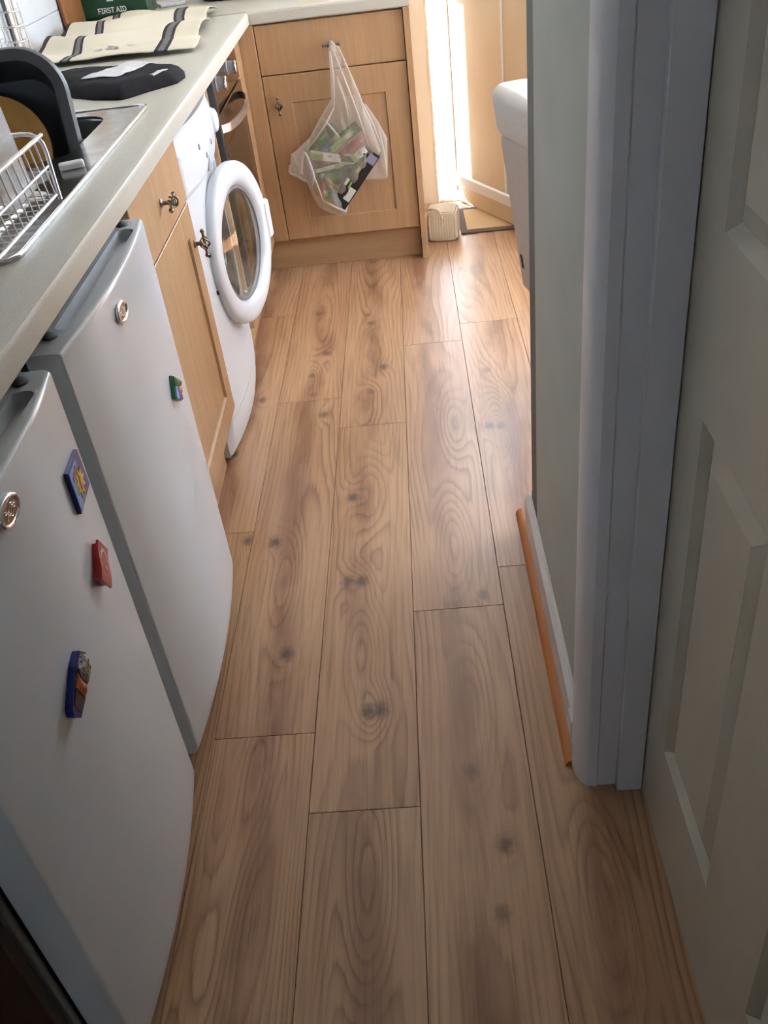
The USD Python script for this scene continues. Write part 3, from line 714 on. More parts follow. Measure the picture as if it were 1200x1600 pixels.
magnet('fridge_magnet', 'small green and light blue souvenir magnet on the farther fridge', bow2, 1.471, .568, [
    ('base', poly_slab([(-.031, -.020), (.029, -.022), (.031, .018), (-.028, .021)], .006), 'magnet_green'),
    ('leaf_relief', up(as_tm(puff([(-.026, .002), (.026, .004), (.028, .017), (-.024, .020)], lambda P, d: .002 + .004 * np.minimum(d / .005, 1), d=.003)), .006), 'magnet_green'),
    ('sea', up(poly_slab([(-.030, -.019), (-.008, -.020), (-.010, .003), (-.027, .001)], .0035), .006), 'magnet_sky'),
    ('roof', up(as_tm(puff([(.006, -.006), (.024, -.010), (.026, .004), (.010, .006)], lambda P, d: .002 + .003 * np.minimum(d / .004, 1), d=.003)), .006), 'magnet_orange'),
    ('wall', up(poly_slab([(-.006, -.019), (.026, -.020), (.024, -.011), (-.004, -.006)], .003), .006), 'magnet_navy')], rot=-31)

# wooden end panel that closes the run by the viewer
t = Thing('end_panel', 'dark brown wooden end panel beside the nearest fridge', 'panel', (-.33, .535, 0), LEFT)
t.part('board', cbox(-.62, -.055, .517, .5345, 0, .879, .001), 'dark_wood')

# ------------------------------------------------------------------ washing machine
WY0, WY1 = 2.100, 2.692
wm = Thing('washing_machine', 'white front loading washing machine with its round door ajar', 'washing machine', (-.3, 2.4, 0), LEFT)
WC = (WY0 + WY1) / 2
wbow = lambda y: -.062 + .030 * (1 - ((y - WC) / ((WY1 - WY0) / 2)) ** 2)
shell = man(rbox(-.60, -.075, WY0, WY1, .018, .836, .006, 1))
PORT = (2.428, .490)
well = man(aim(lathe([(0, -.45), (.165, -.45), (.165, .1), (0, .1)], 48), (-.075, *PORT), (1, 0, 0)))
wm.part('body', shell - well, 'appliance_white', smooth=30)
def bowed_panel(z0, z1, front, y0=WY0, y1=WY1, back=-.0755, n=33, nz=16, r=.012):
    ys, zs = np.linspace(y0, y1, n), np.linspace(z0, z1, nz)
    F = np.array([[[front(y, z) - (r - math.sqrt(max(r * r - max(r - min(y - y0, y1 - y), 0) ** 2, 0))), y, z] for z in zs] for y in ys])
    B = np.array([[[back, y, z] for z in zs] for y in ys])
    return slab(F, B)
fas = man(bowed_panel(.117, .700, lambda y, z: wbow(y))) - man(aim(lathe([(0, -.1), (.176, -.1), (.182, .2), (0, .2)], 48), (-.075, *PORT), (1, 0, 0)))
wm.part('front_panel', fas, 'appliance_white', smooth=30)
cp = wm.part('control_panel', bowed_panel(.703, .834, lambda y, z: wbow(y) + .012 * math.sin((z - .703) / .131 * math.pi) ** .5 + .004), 'appliance_white', smooth=40)
wm.part('lid', bowed_panel(.837, .852, lambda y, z: wbow(y) + .010, back=-.10), 'appliance_white', smooth=40)
wm.part('kick_panel', bowed_panel(.020, .114, lambda y, z: wbow(y) - .012 * (1 - (z - .02) / .094) ** 2), 'appliance_white', smooth=40)
for yy in (WY0 + .05, WY1 - .05):
    wm.part('foot', aim(lathe([(0, 0), (.020, 0), (.020, .010), (.008, .019), (0, .019)], 16), (-.115, yy, 0), (0, 0, 1)), 'gasket_black', smooth=30)
wm.part('detergent_drawer', bowed_panel(.722, .806, lambda y, z: wbow(y) + .019, WY0 + .02, WY0 + .17, back=-.07, n=12), 'appliance_white', smooth=40, under=cp)
wm.part('programme_dial', aim(lathe([(0, 0), (.033, 0), (.033, .010), (.028, .020), (.020, .024), (0, .024)], 32), (-.043, 2.618, .775), (1, 0, 0)), 'appliance_white', smooth=30, under=cp)
for yy, zz in ((2.30, .785), (2.36, .750), (2.45, .760)):
    wm.part('button', aim(lathe([(0, 0), (.007, 0), (.007, .004), (0, .005)], 16), (wbow(yy) + .0135, yy, zz), (1, 0, 0)), 'appliance_grey', smooth=30, under=cp)
wm.part('printed_triangle', extrude_yz([(2.355, .712), (2.40, .712), (2.385, .745)], wbow(2.38) + .008, wbow(2.38) + .0150), 'appliance_grey', under=cp)
wm.part('printed_square', extrude_yz([(2.50, .690), (2.545, .690), (2.54, .655), (2.505, .655)], wbow(2.52) - .002, wbow(2.52) + .0012), 'appliance_grey')
wm.part('drum', aim(lathe([(.150, -.02), (.160, -.02), (.160, -.40), (0, -.40), (0, -.392), (.150, -.392), (.150, -.02)], 48), (-.075, *PORT), (1, 0, 0)), 'drum_steel', smooth=30)
wm.part('door_seal', aim(lathe([(.140, -.035), (.176, -.035), (.176, .012), (.166, .018), (.158, .010), (.150, -.02), (.140, -.035)], 48), (-.064, *PORT), (1, 0, 0)), 'rubber_grey', smooth=40)
WA = .215
ax = np.array([math.cos(WA), -math.sin(WA), 0.])
dc = np.array([.012, 2.440, .490])
def wdoor(prof, n=72):
    return aim(lathe(prof, n), dc, ax)
wd = wm.part('door', wdoor([(.150, -.024), (.196, -.026), (.208, -.024), (.2135, -.016), (.2145, -.002), (.211, .006), (.203, .011), (.188, .0135), (.170, .012), (.160, .008), (.153, .000), (.148, -.012), (.150, -.024)]), 'appliance_white', smooth=40)
wm.part('door_glass', wdoor([(.151, -.004), (.12, .003), (.08, .009), (.04, .012), (0, .013), (0, .010), (.04, .009), (.08, .006), (.12, 0), (.151, -.007)]), 'pane_glass', smooth=40, under=wd)
wm.part('glass_bowl', wdoor([(.150, -.020), (.135, -.045), (.115, -.085), (.09, -.098), (0, -.102), (0, -.106), (.092, -.102), (.119, -.089), (.139, -.047), (.153, -.022)]), 'pane_glass', smooth=40, under=wd)
wm.part('inner_rim', wdoor([(.138, -.012), (.151, -.012), (.151, -.002), (.144, .000), (.138, -.012)]), 'rubber_grey', smooth=40, under=wd)
far = np.array([math.sin(WA), math.cos(WA), 0.])
hp = dc + far * .200
hm = rbox(-.016, .016, -.020, .020, -.055, .055, .010)
T_ = np.eye(4); T_[:3, 0], T_[:3, 1], T_[:3, 2], T_[:3, 3] = ax, far, (0, 0, 1), hp + ax * .002
hm.apply_transform(T_)
wm.part('door_handle', hm, 'appliance_white', smooth=40, under=wd)
for zz in (.44, .54):
    wm.part('hinge_screw', aim(lathe([(0, 0), (.005, 0), (.005, .003), (0, .003)], 12), dc - far * .213 + np.array([0, 0, zz - .49]) + ax * (-.006), -far), 'gasket_black', under=wd)

# ------------------------------------------------------------------ built-in oven beside the corner post
ov = Thing('oven', 'built in oven with two dials and a bow handle in a beech housing', 'oven', (-.3, 3.0, 0), LEFT)
OY0, OY1, OF = 2.702, 3.318, -.045
ov.part('housing', cat(box(-.60, OF - .022, OY0, OY1, .124, .879), cbox(OF - .022, OF - .004, OY0, OY0 + .012, .124, .879)), 'beech_upright')
ov.part('filler', cbox(OF - .022, OF - .004, OY1 + .002, 3.488, .124, .879, .001), 'beech_upright')
ov.part('plinth', box(-.60, OF - .045, OY0, 3.50, 0, .123), 'beech_flat')
ov.part('drawer', cbox(OF - .021, OF - .002, OY0 + .014, OY1 - .002, .128, .255, .0015), 'beech_upright')
ov.part('side_trim', cbox(OF - .022, OF + .014, OY0 + .013, OY0 + .032, .258, .874, .002), 'oven_black')
ocp = ov.part('control_panel', cbox(OF - .022, OF + .004, OY0 + .034, OY1 - .004, .755, .874, .002), 'oven_mirror')
od = ov.part('door', cbox(OF - .022, OF + .006, OY0 + .034, OY1 - .004, .258, .750, .003), 'oven_mirror')
ov.part('door_glass', cbox(OF + .0055, OF + .0075, OY0 + .11, OY1 - .08, .33, .66, .001), 'oven_glass', under=od)
ov.part('trim_strip', cbox(OF + .0035, OF + .012, OY0 + .033, OY0 + .046, .70, .872, .001), 'satin_metal', under=ocp)
for yy in (2.835, 3.075):
    ov.part('dial', aim(lathe([(0, -.002), (.021, -.002), (.021, .004), (.019, .006), (.018, .022), (.016, .025), (0, .025)], 28), (OF + .003, yy, .825), (1, 0, 0)), 'appliance_grey', smooth=30, under=ocp)
    ov.part('dial_cap', aim(lathe([(0, 0), (.019, 0), (.019, .006), (.017, .008), (0, .008)], 28), (OF + .0278, yy, .825), (1, 0, 0)), 'chrome', smooth=30, under=ocp)
hy = np.linspace(-1, 1, 25)
hpth = [(OF + .004 + .046 * (1 - u * u) ** .5 if abs(u) < 1 else OF + .004, 3.0 + u * .235, .716) for u in hy]
flat = []
for (x_, y_, z_) in hpth:
    flat.append((x_, y_, z_))
band_o = np.array([[[x_ + .003, y_, z_ + q] for q in (-.011, -.009, .009, .011)] for x_, y_, z_ in flat])
band_i = np.array([[[x_ - .004, y_, z_ + q] for q in (-.011, -.009, .009, .011)] for x_, y_, z_ in flat])
ov.part('handle', slab(band_o, band_i), 'satin_metal', smooth=40, under=od)

# ------------------------------------------------------------------ back unit
BF = 3.503
bu = Thing('base_cabinet', 'beech base cabinet at the far end with the carrier bag hanging on its drawer', 'cabinet', (-.25, 3.8, 0))
bu.part('body', box(-.503, .010, BF + .019, BACK - .01, .12, .879), 'beech_upright')
bu.part('corner_post', cat(cbox(-.580, -.5055, BF - .012, BF + .05, .124, .878, .001)), 'beech_upright')
bu.part('plinth', cbox(-.60, .010, BF + .030, BF + .048, .0005, .121, .001), 'beech_flat')
bu.part('end_panel', cbox(.0125, .0345, BF - .018, BACK - .002, .0005, .879, .001), 'beech_upright')
bd = bu.part('drawer', cbox(-.503, .0105, BF, BF + .018, .7155, .8735, .0015), 'beech_upright')
Q = 1.0
bu.part('handle', handle_mesh(np.array([-.243, BF, .792]), (0, -1, 0), (1, 0, 0), .064), 'pewter', smooth=40, under=bd, label='pewter bar handle that the bag hangs on')
X_, Y_ = -.503, .0105
bm = man(cbox(X_, Y_, BF, BF + .018, .124, .7115, .0015))
fz = frustum(0, 1, 0, 1, 0, 1, 0)
rec = trimesh.convex.convex_hull(np.array([[a, BF - .0005, c] for a in (X_ + .092, Y_ - .082) for c in (.124 + .072, .7115 - .092)] + [[a, BF + .006, c] for a in (X_ + .096, Y_ - .086) for c in (.124 + .076, .7115 - .096)]))
bdo = bu.part('door', bm - man(rec), 'beech_upright')
bu.part('handle', handle_mesh(np.array([-.457, BF, .615]), (0, -1, 0), (0, 0, 1), .064), 'pewter', smooth=40, under=bdo)

# ------------------------------------------------------------------ carrier bag with packets in it (front plane y = BAGY)
BAGY = 3.448
main = [(-.250, .796), (-.256, .715), (-.263, .626), (-.298, .587), (-.356, .511), (-.394, .458), (-.397, .359), (-.379, .294), (-.362, .257), (-.328, .232), (-.291, .215), (-.261, .225), (-.245, .266), (-.199, .317), (-.149, .379), (-.109, .432), (-.118, .470), (-.141, .555), (-.164, .638), (-.190, .719), (-.215, .792)]
rflap = [(-.164, .638), (-.155, .614), (-.106, .532), (-.081, .474), (-.094, .334), (-.137, .335), (-.179, .338), (-.157, .380), (-.113, .435), (-.127, .498)]
lflap = [(-.356, .511), (-.418, .467), (-.436, .459), (-.444, .423), (-.456, .393), (-.427, .386), (-.401, .362), (-.369, .354), (-.358, .380), (-.370, .419), (-.371, .452)]
def to_bag(m, y=BAGY):
    m = as_tm(m).copy(); v = np.asarray(m.vertices)
    m.vertices = np.c_[v[:, 0], y - v[:, 2], v[:, 1]]
    return m
def crease(P, seed=0, s=22.):
    a = np.abs(meshkit.fbm(np.c_[P[:, 0] * s * 1.5 + P[:, 1] * s * .35, P[:, 1] * s * .42, np.full(len(P), seed * 3.1)], 3, seed) - .5)
    return a
def smooth_poly(p):
    return Polygon(p).buffer(.004).buffer(-.008).buffer(.004)
bag = Thing('carrier_bag', 'translucent white carrier bag hanging from the drawer handle, full of packets', 'bag', (-.25, BAGY, .215))
film_p = smooth_poly(main)
front = lambda P, d: .004 + .042 * np.sqrt(np.clip(1 - (1 - np.minimum(d / .085, 1)) ** 2, 0, 1)) * np.clip((.80 - P[:, 1]) / .3, .25, 1) - .045 * crease(P, 1) * np.minimum(d / .01, 1)
back = lambda P, d: -.004 - .020 * np.sqrt(np.clip(1 - (1 - np.minimum(d / .06, 1)) ** 2, 0, 1)) + .010 * crease(P, 2) * np.minimum(d / .01, 1)
bag.part('pouch', to_bag(puff(film_p, front, back, d=.007)), 'bag_film', smooth=True)
for nm, pl, sd, yo in (('flap', rflap, 3, 0.), ('flap', lflap, 5, -.012)):
    bag.part(nm, to_bag(puff(smooth_poly(pl), lambda P, d, sd=sd: .002 + .030 * crease(P, sd, 30) * np.minimum(d / .008, 1), lambda P, d, sd=sd: -.001 + .030 * crease(P, sd, 30) * np.minimum(d / .008, 1) - .006 * np.minimum(d / .01, 1), d=.006), BAGY + yo), 'bag_film_thick', smooth=True)
hemp = np.array([(-.444, .423), (-.452, .394), (-.425, .384), (-.400, .361), (-.372, .354), (-.359, .378), (-.370, .417)])
bag.part('hem', tube(rounded(np.c_[hemp[:, 0], np.full(len(hemp), BAGY - .018), hemp[:, 1]], .012), .0042, 8), 'bag_film_thick', smooth=True)
loop = [(-.372, .352), (-.360, .380), (-.362, .405), (-.374, .455), (-.384, .470), (-.396, .440), (-.405, .395)]
bag.part('handle_loop', tube(rounded([(a_, BAGY - .046 - .008 * math.sin(i), c_) for i, (a_, c_) in enumerate(loop)], .015), [.0046] * (len(loop) * 5 - 8), 8), 'bag_film_thick', smooth=True)
bag.part('twist', tube([(-.243, BF - .024, .800), (-.240, BF - .034, .797), (-.236, BF - .036, .790), (-.234, BF - .044, .775)], (.007, .009, .010, .009), 10), 'bag_film_thick', smooth=True)
for nm, a_, b_ in (('fold', (-.235, .785), (-.150, .46)), ('fold', (-.245, .780), (-.258, .600)), ('fold', (-.258, .600), (-.372, .475)), ('fold', (-.165, .63), (-.100, .44)), ('fold', (-.38, .44), (-.34, .27)), ('fold', (-.232, .70), (-.21, .55)), ('fold', (-.30, .57), (-.25, .50)), ('fold', (-.35, .29), (-.26, .235)), ('fold', (-.11, .53), (-.098, .35))):
    u = np.linspace(0, 1, 16)
    pts = np.c_[a_[0] + (b_[0] - a_[0]) * u + .006 * np.sin(u * 3.1), BAGY - .012 - .032 * np.sin(np.pi * np.clip(u * .9 + .05, 0, 1)) ** .7, a_[1] + (b_[1] - a_[1]) * u]
    bag.part(nm, tube(pts, .0022 + .0015 * np.sin(u * np.pi), 6), 'bag_film_thick', smooth=True)
# packets: centre x, z, length, width, thickness, angle
plain('pk_green', (.06, .22, .07), rough=.4); plain('pk_lime', (.32, .50, .12), rough=.4); plain('pk_red', (.45, .07, .05), rough=.4); plain('pk_black', (.018, .02, .02), rough=.35)
plain('pk_lilac', (.30, .28, .42), rough=.4); plain('pk_white', (.72, .74, .68), rough=.4); plain('pk_blue', (.06, .10, .30), rough=.4); plain('pk_yellow', (.55, .42, .05), rough=.4)
mottled('pk_leaf', (.012, .05, .015), (.10, .20, .05), 130, rough=.4)
def packet(name, label, x, z, L_, W_, D_, ang, m1, bands=(), y=None, tube_=False):
    y = BAGY - .012 if y is None else y
    t = Thing(name, label, 'packet', (x, y, z - .5 * W_), group=None)
    c, s = math.cos(math.radians(ang)), math.sin(math.radians(ang))
    def place(m):
        v = np.asarray(m.vertices); m = m.copy()
        m.vertices = np.c_[x + v[:, 0] * c - v[:, 2] * s, y + v[:, 1], z + v[:, 0] * s + v[:, 2] * c]
        return m
    if tube_:
        body = aim(lathe([(0, -L_ / 2), (W_ / 2 - .002, -L_ / 2), (W_ / 2, -L_ / 2 + .002), (W_ / 2, L_ / 2 - .002), (W_ / 2 - .002, L_ / 2), (0, L_ / 2)], 24), (0, 0, 0), (1, 0, 0))
    else:
        body = rbox(-L_ / 2, L_ / 2, -D_ / 2, D_ / 2, -W_ / 2, W_ / 2, min(.003, D_ * .3), 1)
    t.part('wrapper', place(body), m1, smooth=30)
    r_ = np.random.default_rng(int(abs(x) * 1e4) + int(z * 1e3))
    for q in range(7):                                             # small print on the wrapper
        u0, w0 = r_.uniform(-.46, .38), r_.uniform(-.40, .25)
        bands = list(bands) + [('print_patch', u0, u0 + r_.uniform(.04, .16), w0, w0 + r_.uniform(.08, .22), ('pk_white', 'pk_lime', 'pk_leaf', 'pk_black', 'pk_green', 'pk_yellow', 'pk_lilac')[r_.integers(7)])]
    for (nm, u0, u1, w0, w1, mm) in bands:
        t.part(nm, place(box(u0 * L_, u1 * L_, -D_ / 2 - (.0008 if nm != 'print_patch' else .0011), -D_ / 2 + .001, w0 * W_, w1 * W_)), mm)
YF, YM, YB = BAGY - .022, BAGY - .006, BAGY + .008
packet('snack_packet', 'dark packet with a white and a lilac label along the right edge of the bag', -.212, .352, .235, .062, .020, 49.5, 'pk_black', [('label_patch', -.36, -.14, -.42, .0, 'pk_white'), ('label_patch', .32, .46, -.45, .1, 'pk_lilac'), ('print_band', -.1, .28, .05, .45, 'pk_leaf')], YF)
packet('snack_packet', 'dark green leafy packet lying across the middle of the bag', -.275, .372, .17, .075, .014, 8, 'pk_leaf', [('print_band', -.48, .4, .30, .48, 'pk_white'), ('print_band', -.3, .1, -.2, .1, 'pk_green')], YM)
packet('snack_packet', 'yellow green packet at the bottom of the bag', -.312, .300, .10, .075, .014, -52, 'pk_yellow', [('print_band', -.3, .45, -.1, .45, 'pk_leaf'), ('print_band', -.5, -.3, -.5, .4, 'pk_red')], YM - .002)
packet('snack_packet', 'long white packet crossing the bag below the sticks', -.275, .432, .185, .030, .018, -12, 'pk_white', [('print_band', -.48, -.25, -.4, .3, 'pk_lime'), ('print_band', .1, .45, -.3, .4, 'pk_leaf')], YF + .004)
packet('snack_stick', 'lime green stick packet on the left of the red one', -.246, .486, .095, .022, .022, 34, 'pk_lime', [('print_band', .15, .48, -.3, .3, 'pk_white')], YF + .002, True)
packet('snack_stick', 'red stick packet near the middle of the bag', -.213, .467, .105, .022, .022, 31, 'pk_red', (), YF + .003, True)
packet('snack_stick', 'white and lime roll with its end showing at the right of the bag', -.186, .436, .06, .026, .026, 33, 'pk_white', [('print_band', -.45, -.2, -.5, .5, 'pk_lime')], YF - .004, True)
packet('snack_packet', 'dark green packet at the upper left of the bag', -.312, .497, .13, .040, .012, 36, 'pk_leaf', [('print_band', -.1, .2, -.3, .3, 'pk_green')], YM + .006)
packet('snack_packet', 'small blue packet between the green packets', -.300, .465, .062, .026, .012, 36, 'pk_blue', (), YM - .006)
packet('snack_packet', 'green packet at the top right behind the red stick', -.212, .509, .08, .040, .012, 30, 'pk_leaf', (), YB)

# ------------------------------------------------------------------ sink
sk = Thing('sink', 'stainless steel inset sink with a ribbed drainer', 'sink', (-.3, 1.66, T), LEFT)
sp = Polygon(rrect(SINK['x1'] - SINK['x0'], SINK['y1'] - SINK['y0'], .035, 8) + [(SINK['x0'] + SINK['x1']) / 2, (SINK['y0'] + SINK['y1']) / 2])
dpoly = Polygon(rrect(.40, .33, .05, 8) + [-.315, 1.375])
holes = [Polygon(at_rr(BAS)), Polygon(at_rr(BAS2))]
def cs(p):
    return m3.CrossSection([np.array(r_.coords)[:-1] for r_ in [p.exterior, *p.interiors]], m3.FillRule.EvenOdd)
deck = sp.difference(holes[0]).difference(holes[1]).difference(dpoly)
rim_p = sp.difference(sp.buffer(-.008))
sk.part('deck', cat(m3.Manifold.extrude(cs(deck), .004).translate([0, 0, T - .0005])), 'brushed_steel')
n_r = 160
rp = np.array([sp.buffer(-.004).exterior.interpolate(i / n_r, normalized=True).coords[0] for i in range(n_r)])
sk.part('rim', tube(np.c_[np.vstack([rp, rp[:1]]), np.full(n_r + 1, T + .0035)], .0042, 8, cap=False), 'chrome', smooth=True)
def basin(b, depth, wall=.0015):
    R = []
    for z, s, rr in ((T + .003, .012, 0), (T - .001, .004, 0), (T - .006, 0, 0), (T - depth * .6, -.012, 0), (T - depth + .018, -.022, 0), (T - depth + .006, -.045, 0), (T - depth, -.085, 0)):
        R.append(np.c_[rrect(b[2] + s, b[3] + s, max(b[4] + s / 2, .01), 8) + np.array(b[:2]), np.full(32, z)])
    inner = R
    outer = [r_ - [0, 0, .002] if i else r_ * 1 for i, r_ in enumerate(R)]
    O = []
    for i, (z, s) in enumerate(((T + .003, .0125), (T - .001, .008), (T - .006, .004), (T - depth * .6, -.008), (T - depth + .018, -.018), (T - depth + .004, -.041), (T - depth - .002, -.085))):
        O.append(np.c_[rrect(b[2] + s, b[3] + s, max(b[4] + s / 2, .01), 8) + np.array(b[:2]), np.full(32, z)])
    return loft(inner[::-1] + O) if True else None
sk.part('basin', basin(BAS, .16), 'brushed_steel', smooth=40)
sk.part('basin', basin(BAS2, .055), 'brushed_steel', smooth=40)
sk.part('waste', aim(lathe([(0, 0), (.034, 0), (.036, .002), (.030, .004), (.022, .002), (0, .002)], 32), (BAS2[0] + .02, BAS2[1], T - .0545), (0, 0, 1)), 'chrome', smooth=40)
# drainer: a shallow tray with ribs
DR = []
for z, s in ((T + .003, 0), (T - .004, -.012), (T - .0055, -.03)):
    DR.append(np.c_[rrect(.40 + s, .33 + s, .05 + s / 2, 8) + [-.315, 1.375], np.full(32, z)])
DR2 = [r_ - [0, 0, .0015] for r_ in DR]
sk.part('drainer', loft(DR[::-1] + DR2), 'brushed_steel', smooth=40)
for k in range(9):
    x_ = -.47 + k * .039
    sk.part('rib', tube(rounded([(x_, 1.235, T - .006), (x_, 1.25, T - .0035), (x_, 1.50, T - .0035), (x_, 1.515, T - .006)], .01), .0032, 8), 'brushed_steel', smooth=True)

# washing-up bowl standing on its side in the basin, a plate leaning in it
TILT, BYAW = math.radians(13), math.radians(8)
def bowl_xf(m, o):
    """local: x across, z up, y into the bowl"""
    m = as_tm(m).copy(); v = np.asarray(m.vertices)
    c, s = math.cos(TILT), math.sin(TILT)
    y, z = v[:, 1] * c + v[:, 2] * s, v[:, 2] * c - v[:, 1] * s
    c2, s2 = math.cos(BYAW), math.sin(BYAW)
    m.vertices = np.c_[v[:, 0] * c2 - y * s2, v[:, 0] * s2 + y * c2, z] + np.asarray(o)
    return m
bo = np.array([-.327, 1.850, .940])
def brings(off):
    out = []
    for y, w, h, r in ((0, .298, .278, .070), (.02, .292, .272, .068), (.07, .278, .258, .064), (.115, .262, .242, .058), (.130, .242, .222, .05), (.135, .20, .18, .04)):
        q = rrect(w + off, h + off, r + off / 2, 10)
        out.append(np.c_[q[:, 0], np.full(len(q), y + (.003 if off > 0 else 0)), q[:, 1]])
    return out
inner, outer = brings(0), brings(.007)
t = Thing('washing_up_bowl', 'dark grey plastic washing up bowl standing on its side in the sink', 'bowl', bo - [0, 0, .155], LEFT)
t.part('bowl', bowl_xf(loft(inner[::-1] + outer), bo), 'bowl_grey', smooth=40)
fl_ = []
for y_, e in ((.004, -.012), (-.004, -.010), (-.006, .004), (-.004, .030), (.004, .038), (.010, .040), (.010, .037), (.003, .030), (.0, .006), (.004, -.002)):
    q = rrect(.330 + e - .03, .310 + e - .03, .085 + (e - .03) / 2, 10)
    fl_.append(np.c_[q[:, 0], np.full(len(q), y_), q[:, 1]])
t.part('lip', bowl_xf(loft(fl_ + fl_[:1], (False, False)), bo), 'bowl_grey', smooth=40)
t = Thing('dinner_plate', 'yellow dinner plate leaning inside the grey bowl', 'plate', (-.335, 1.90, .80), LEFT)
pl = lathe([(0, 0), (.055, 0), (.058, -.004), (.062, -.004), (.070, .003), (.085, .009), (.108, .016), (.110, .018), (.108, .0195), (.086, .0135), (.072, .0085), (.066, .006), (.063, .0045), (0, .0045)], 64)
t.part('plate', bowl_xf(aim(trimesh.Trimesh(pl.vertices * .95, pl.faces, process=False), (.0, .062, -.018), (0, -1, .10)), bo), 'plate_yellow', smooth=30)
# little white sponge on the ledge between the basins
t = Thing('soap_bar', 'small white soap bar on the sink ledge', 'soap', (-.12, 1.64, T + .0035), LEFT)
sb = rbox(-.022, .022, -.011, .011, 0, .012, .004); sb.apply_transform(trimesh.transformations.rotation_matrix(.35, [0, 0, 1])); sb.apply_translation([-.118, 1.655, T + .0035])
t.part('soap', sb, 'white_plastic', smooth=40)

# wire draining rack
rk = Thing('dish_rack', 'chrome wire dish rack on the sink drainer', 'rack', (-.30, 1.25, T), LEFT)
RX0, RX1, RY0, RY1, RB, RT = -.46, -.095, 1.03, 1.490, T + .012, 1.022
def wire(pts, r=.0024, name='wire', rr=.02):
    rk.part(name, tube(rounded(pts, rr), r, 8), 'chrome', smooth=True)
for (ya, yb) in ((RY1 - .035, RY1), (RY0 + .035, RY0)):
    wire([(RX1 + .012, ya, T + .0075 if ya > 1.2 else T + .0038), (RX1, yb, RT), (RX0, yb, RT), (RX0 - .012, ya, T + .0075 if ya > 1.2 else T + .0038)], .0036, 'end_frame', .03)
for x_, z_, r in ((RX1 + .0005, RT - .004, .0034), (RX1 + .004, .976, .0026), (RX1 + .008, .936, .0032), (RX0, RT - .004, .0034), (RX0 - .004, .976, .0026), (RX0 - .008, .936, .0032)):
    yo = (RT - z_) / (RT - T) * .035
    wire([(x_, RY0 + yo, z_), (x_, RY1 - yo, z_)], r, 'rail')
for k in range(15):
    y = RY0 + .04 + k * .0270
    wire([(RX1 + .0005, y, RT - .004), (RX1 + .008, y + .002, .936), (RX1 + .004, y, RB + .006), (RX0 - .004, y, RB + .006), (RX0 - .008, y + .002, .936), (RX0, y, RT - .004)], .0015, 'cross_wire', .012)
# clear tub upside down in the rack
t = Thing('plastic_tub', 'clear plastic tub upside down in the dish rack', 'tub', (-.185, 1.47, .945), LEFT)
R = []
for z, w in ((.948, .150), (.953, .150), (.955, .142), (1.075, .128), (1.086, .122), (1.090, .108)):
    R.append(np.c_[rrect(w, w, .022, 6) + [-.190, 1.400], np.full(24, z)])
R2 = [np.c_[(r_[:, :2] - [-.190, 1.400]) * .972 + [-.190, 1.400], r_[:, 2] - .0016 * (i > 2)] for i, r_ in enumerate(R)]
t.part('tub', loft(R2[::-1] + R), 'clear_plastic', smooth=40)

# ------------------------------------------------------------------ things on the worktop
def loc_left(p):
    """world point to the left run's frame"""
    c, s = math.cos(LEFT_A), math.sin(LEFT_A)
    x, y = p[0] + .450, p[1]
    return np.array([c * x + s * y, -s * x + c * y])
# cloth with two woven dark bands
A_, B_, C_, D_ = [loc_left(p) for p in ((-1.085, 2.80), (-.570, 2.778), (-.640, 3.610), (-1.125, 3.60))]
ns, nt = 46, 90
F = np.zeros((nt, ns, 3)); UV = np.zeros((nt, ns, 2))
for i, v in enumerate(np.linspace(0, 1, nt)):
    for j, u in enumerate(np.linspace(0, 1, ns)):
        p = (1 - u) * (1 - v) * A_ + u * (1 - v) * B_ + u * v * C_ + (1 - u) * v * D_
        p = p + np.array([-.02, .09]) * (4 * u * (1 - u)) * v ** 2           # the far edge bulges toward the corner
        p = p + np.array([.011 * math.sin(v * 15) * (.3 + .7 * u), 0])
        w = math.sin(v * 17.0 + u * 1.6 + 1.5 * math.sin(u * 5))
        z = .004 + .024 * max(0, .5 + .5 * w) * (.25 + .75 * min(v * 6, 1)) + .014 * meshkit.fbm(np.array([[u * 5, v * 8, .3]]), 3, 4)[0]
        F[i, j] = [p[0], p[1], T + z]; UV[i, j] = [u, v]
Bk = F - [0, 0, .0035]
Bk[..., 2] = np.maximum(Bk[..., 2], T + .0003)
cl = slab(F, Bk)
stripe = {'uv': ('uvmap', {'attribute': 'st'}), 's': ('separate_xyz', {}),
          'r': ('rgb_ramp', {'interpolate': False, 'ramp': [(0, (.06, .045, .04)), (.035, (.68, .63, .50)), (.245, (.045, .042, .045)), (.262, (.17, .16, .16)), (.288, (.045, .042, .045)), (.305, (.68, .63, .50)), (.775, (.045, .042, .045)), (.795, (.17, .16, .16)), (.83, (.045, .042, .045)), (.85, (.68, .63, .50))]}),
          'n': ('noise_texture', {'scale': 14.0, 'detail': 3}), 'm': ('mapping', {'location': (-.52, -.16, 0), 'scale': (1, 1, 0)}), 'm2': ('mapping', {'scale': (4.2, 8.5, 0)}), 'l': ('vector_math', {'math_type': 'length'}),
          'mr': ('map_range', {'range_type': 'smoothstep', 'from_min': .3, 'from_max': .85, 'to_min': 1., 'to_max': 0., 'clamp': True}),
          'nr': ('map_range', {'range_type': 'smoothstep', 'from_min': .5, 'from_max': .62, 'to_min': 0., 'to_max': .8, 'clamp': True}), 'mm': ('math', {'math_type': 'multiply'}),
          'x': ('mix_color', {'b': (.10, .095, .09)}), 'p': ('principled_bsdf', {'roughness': .9, 'specular_ior_level': .15})}
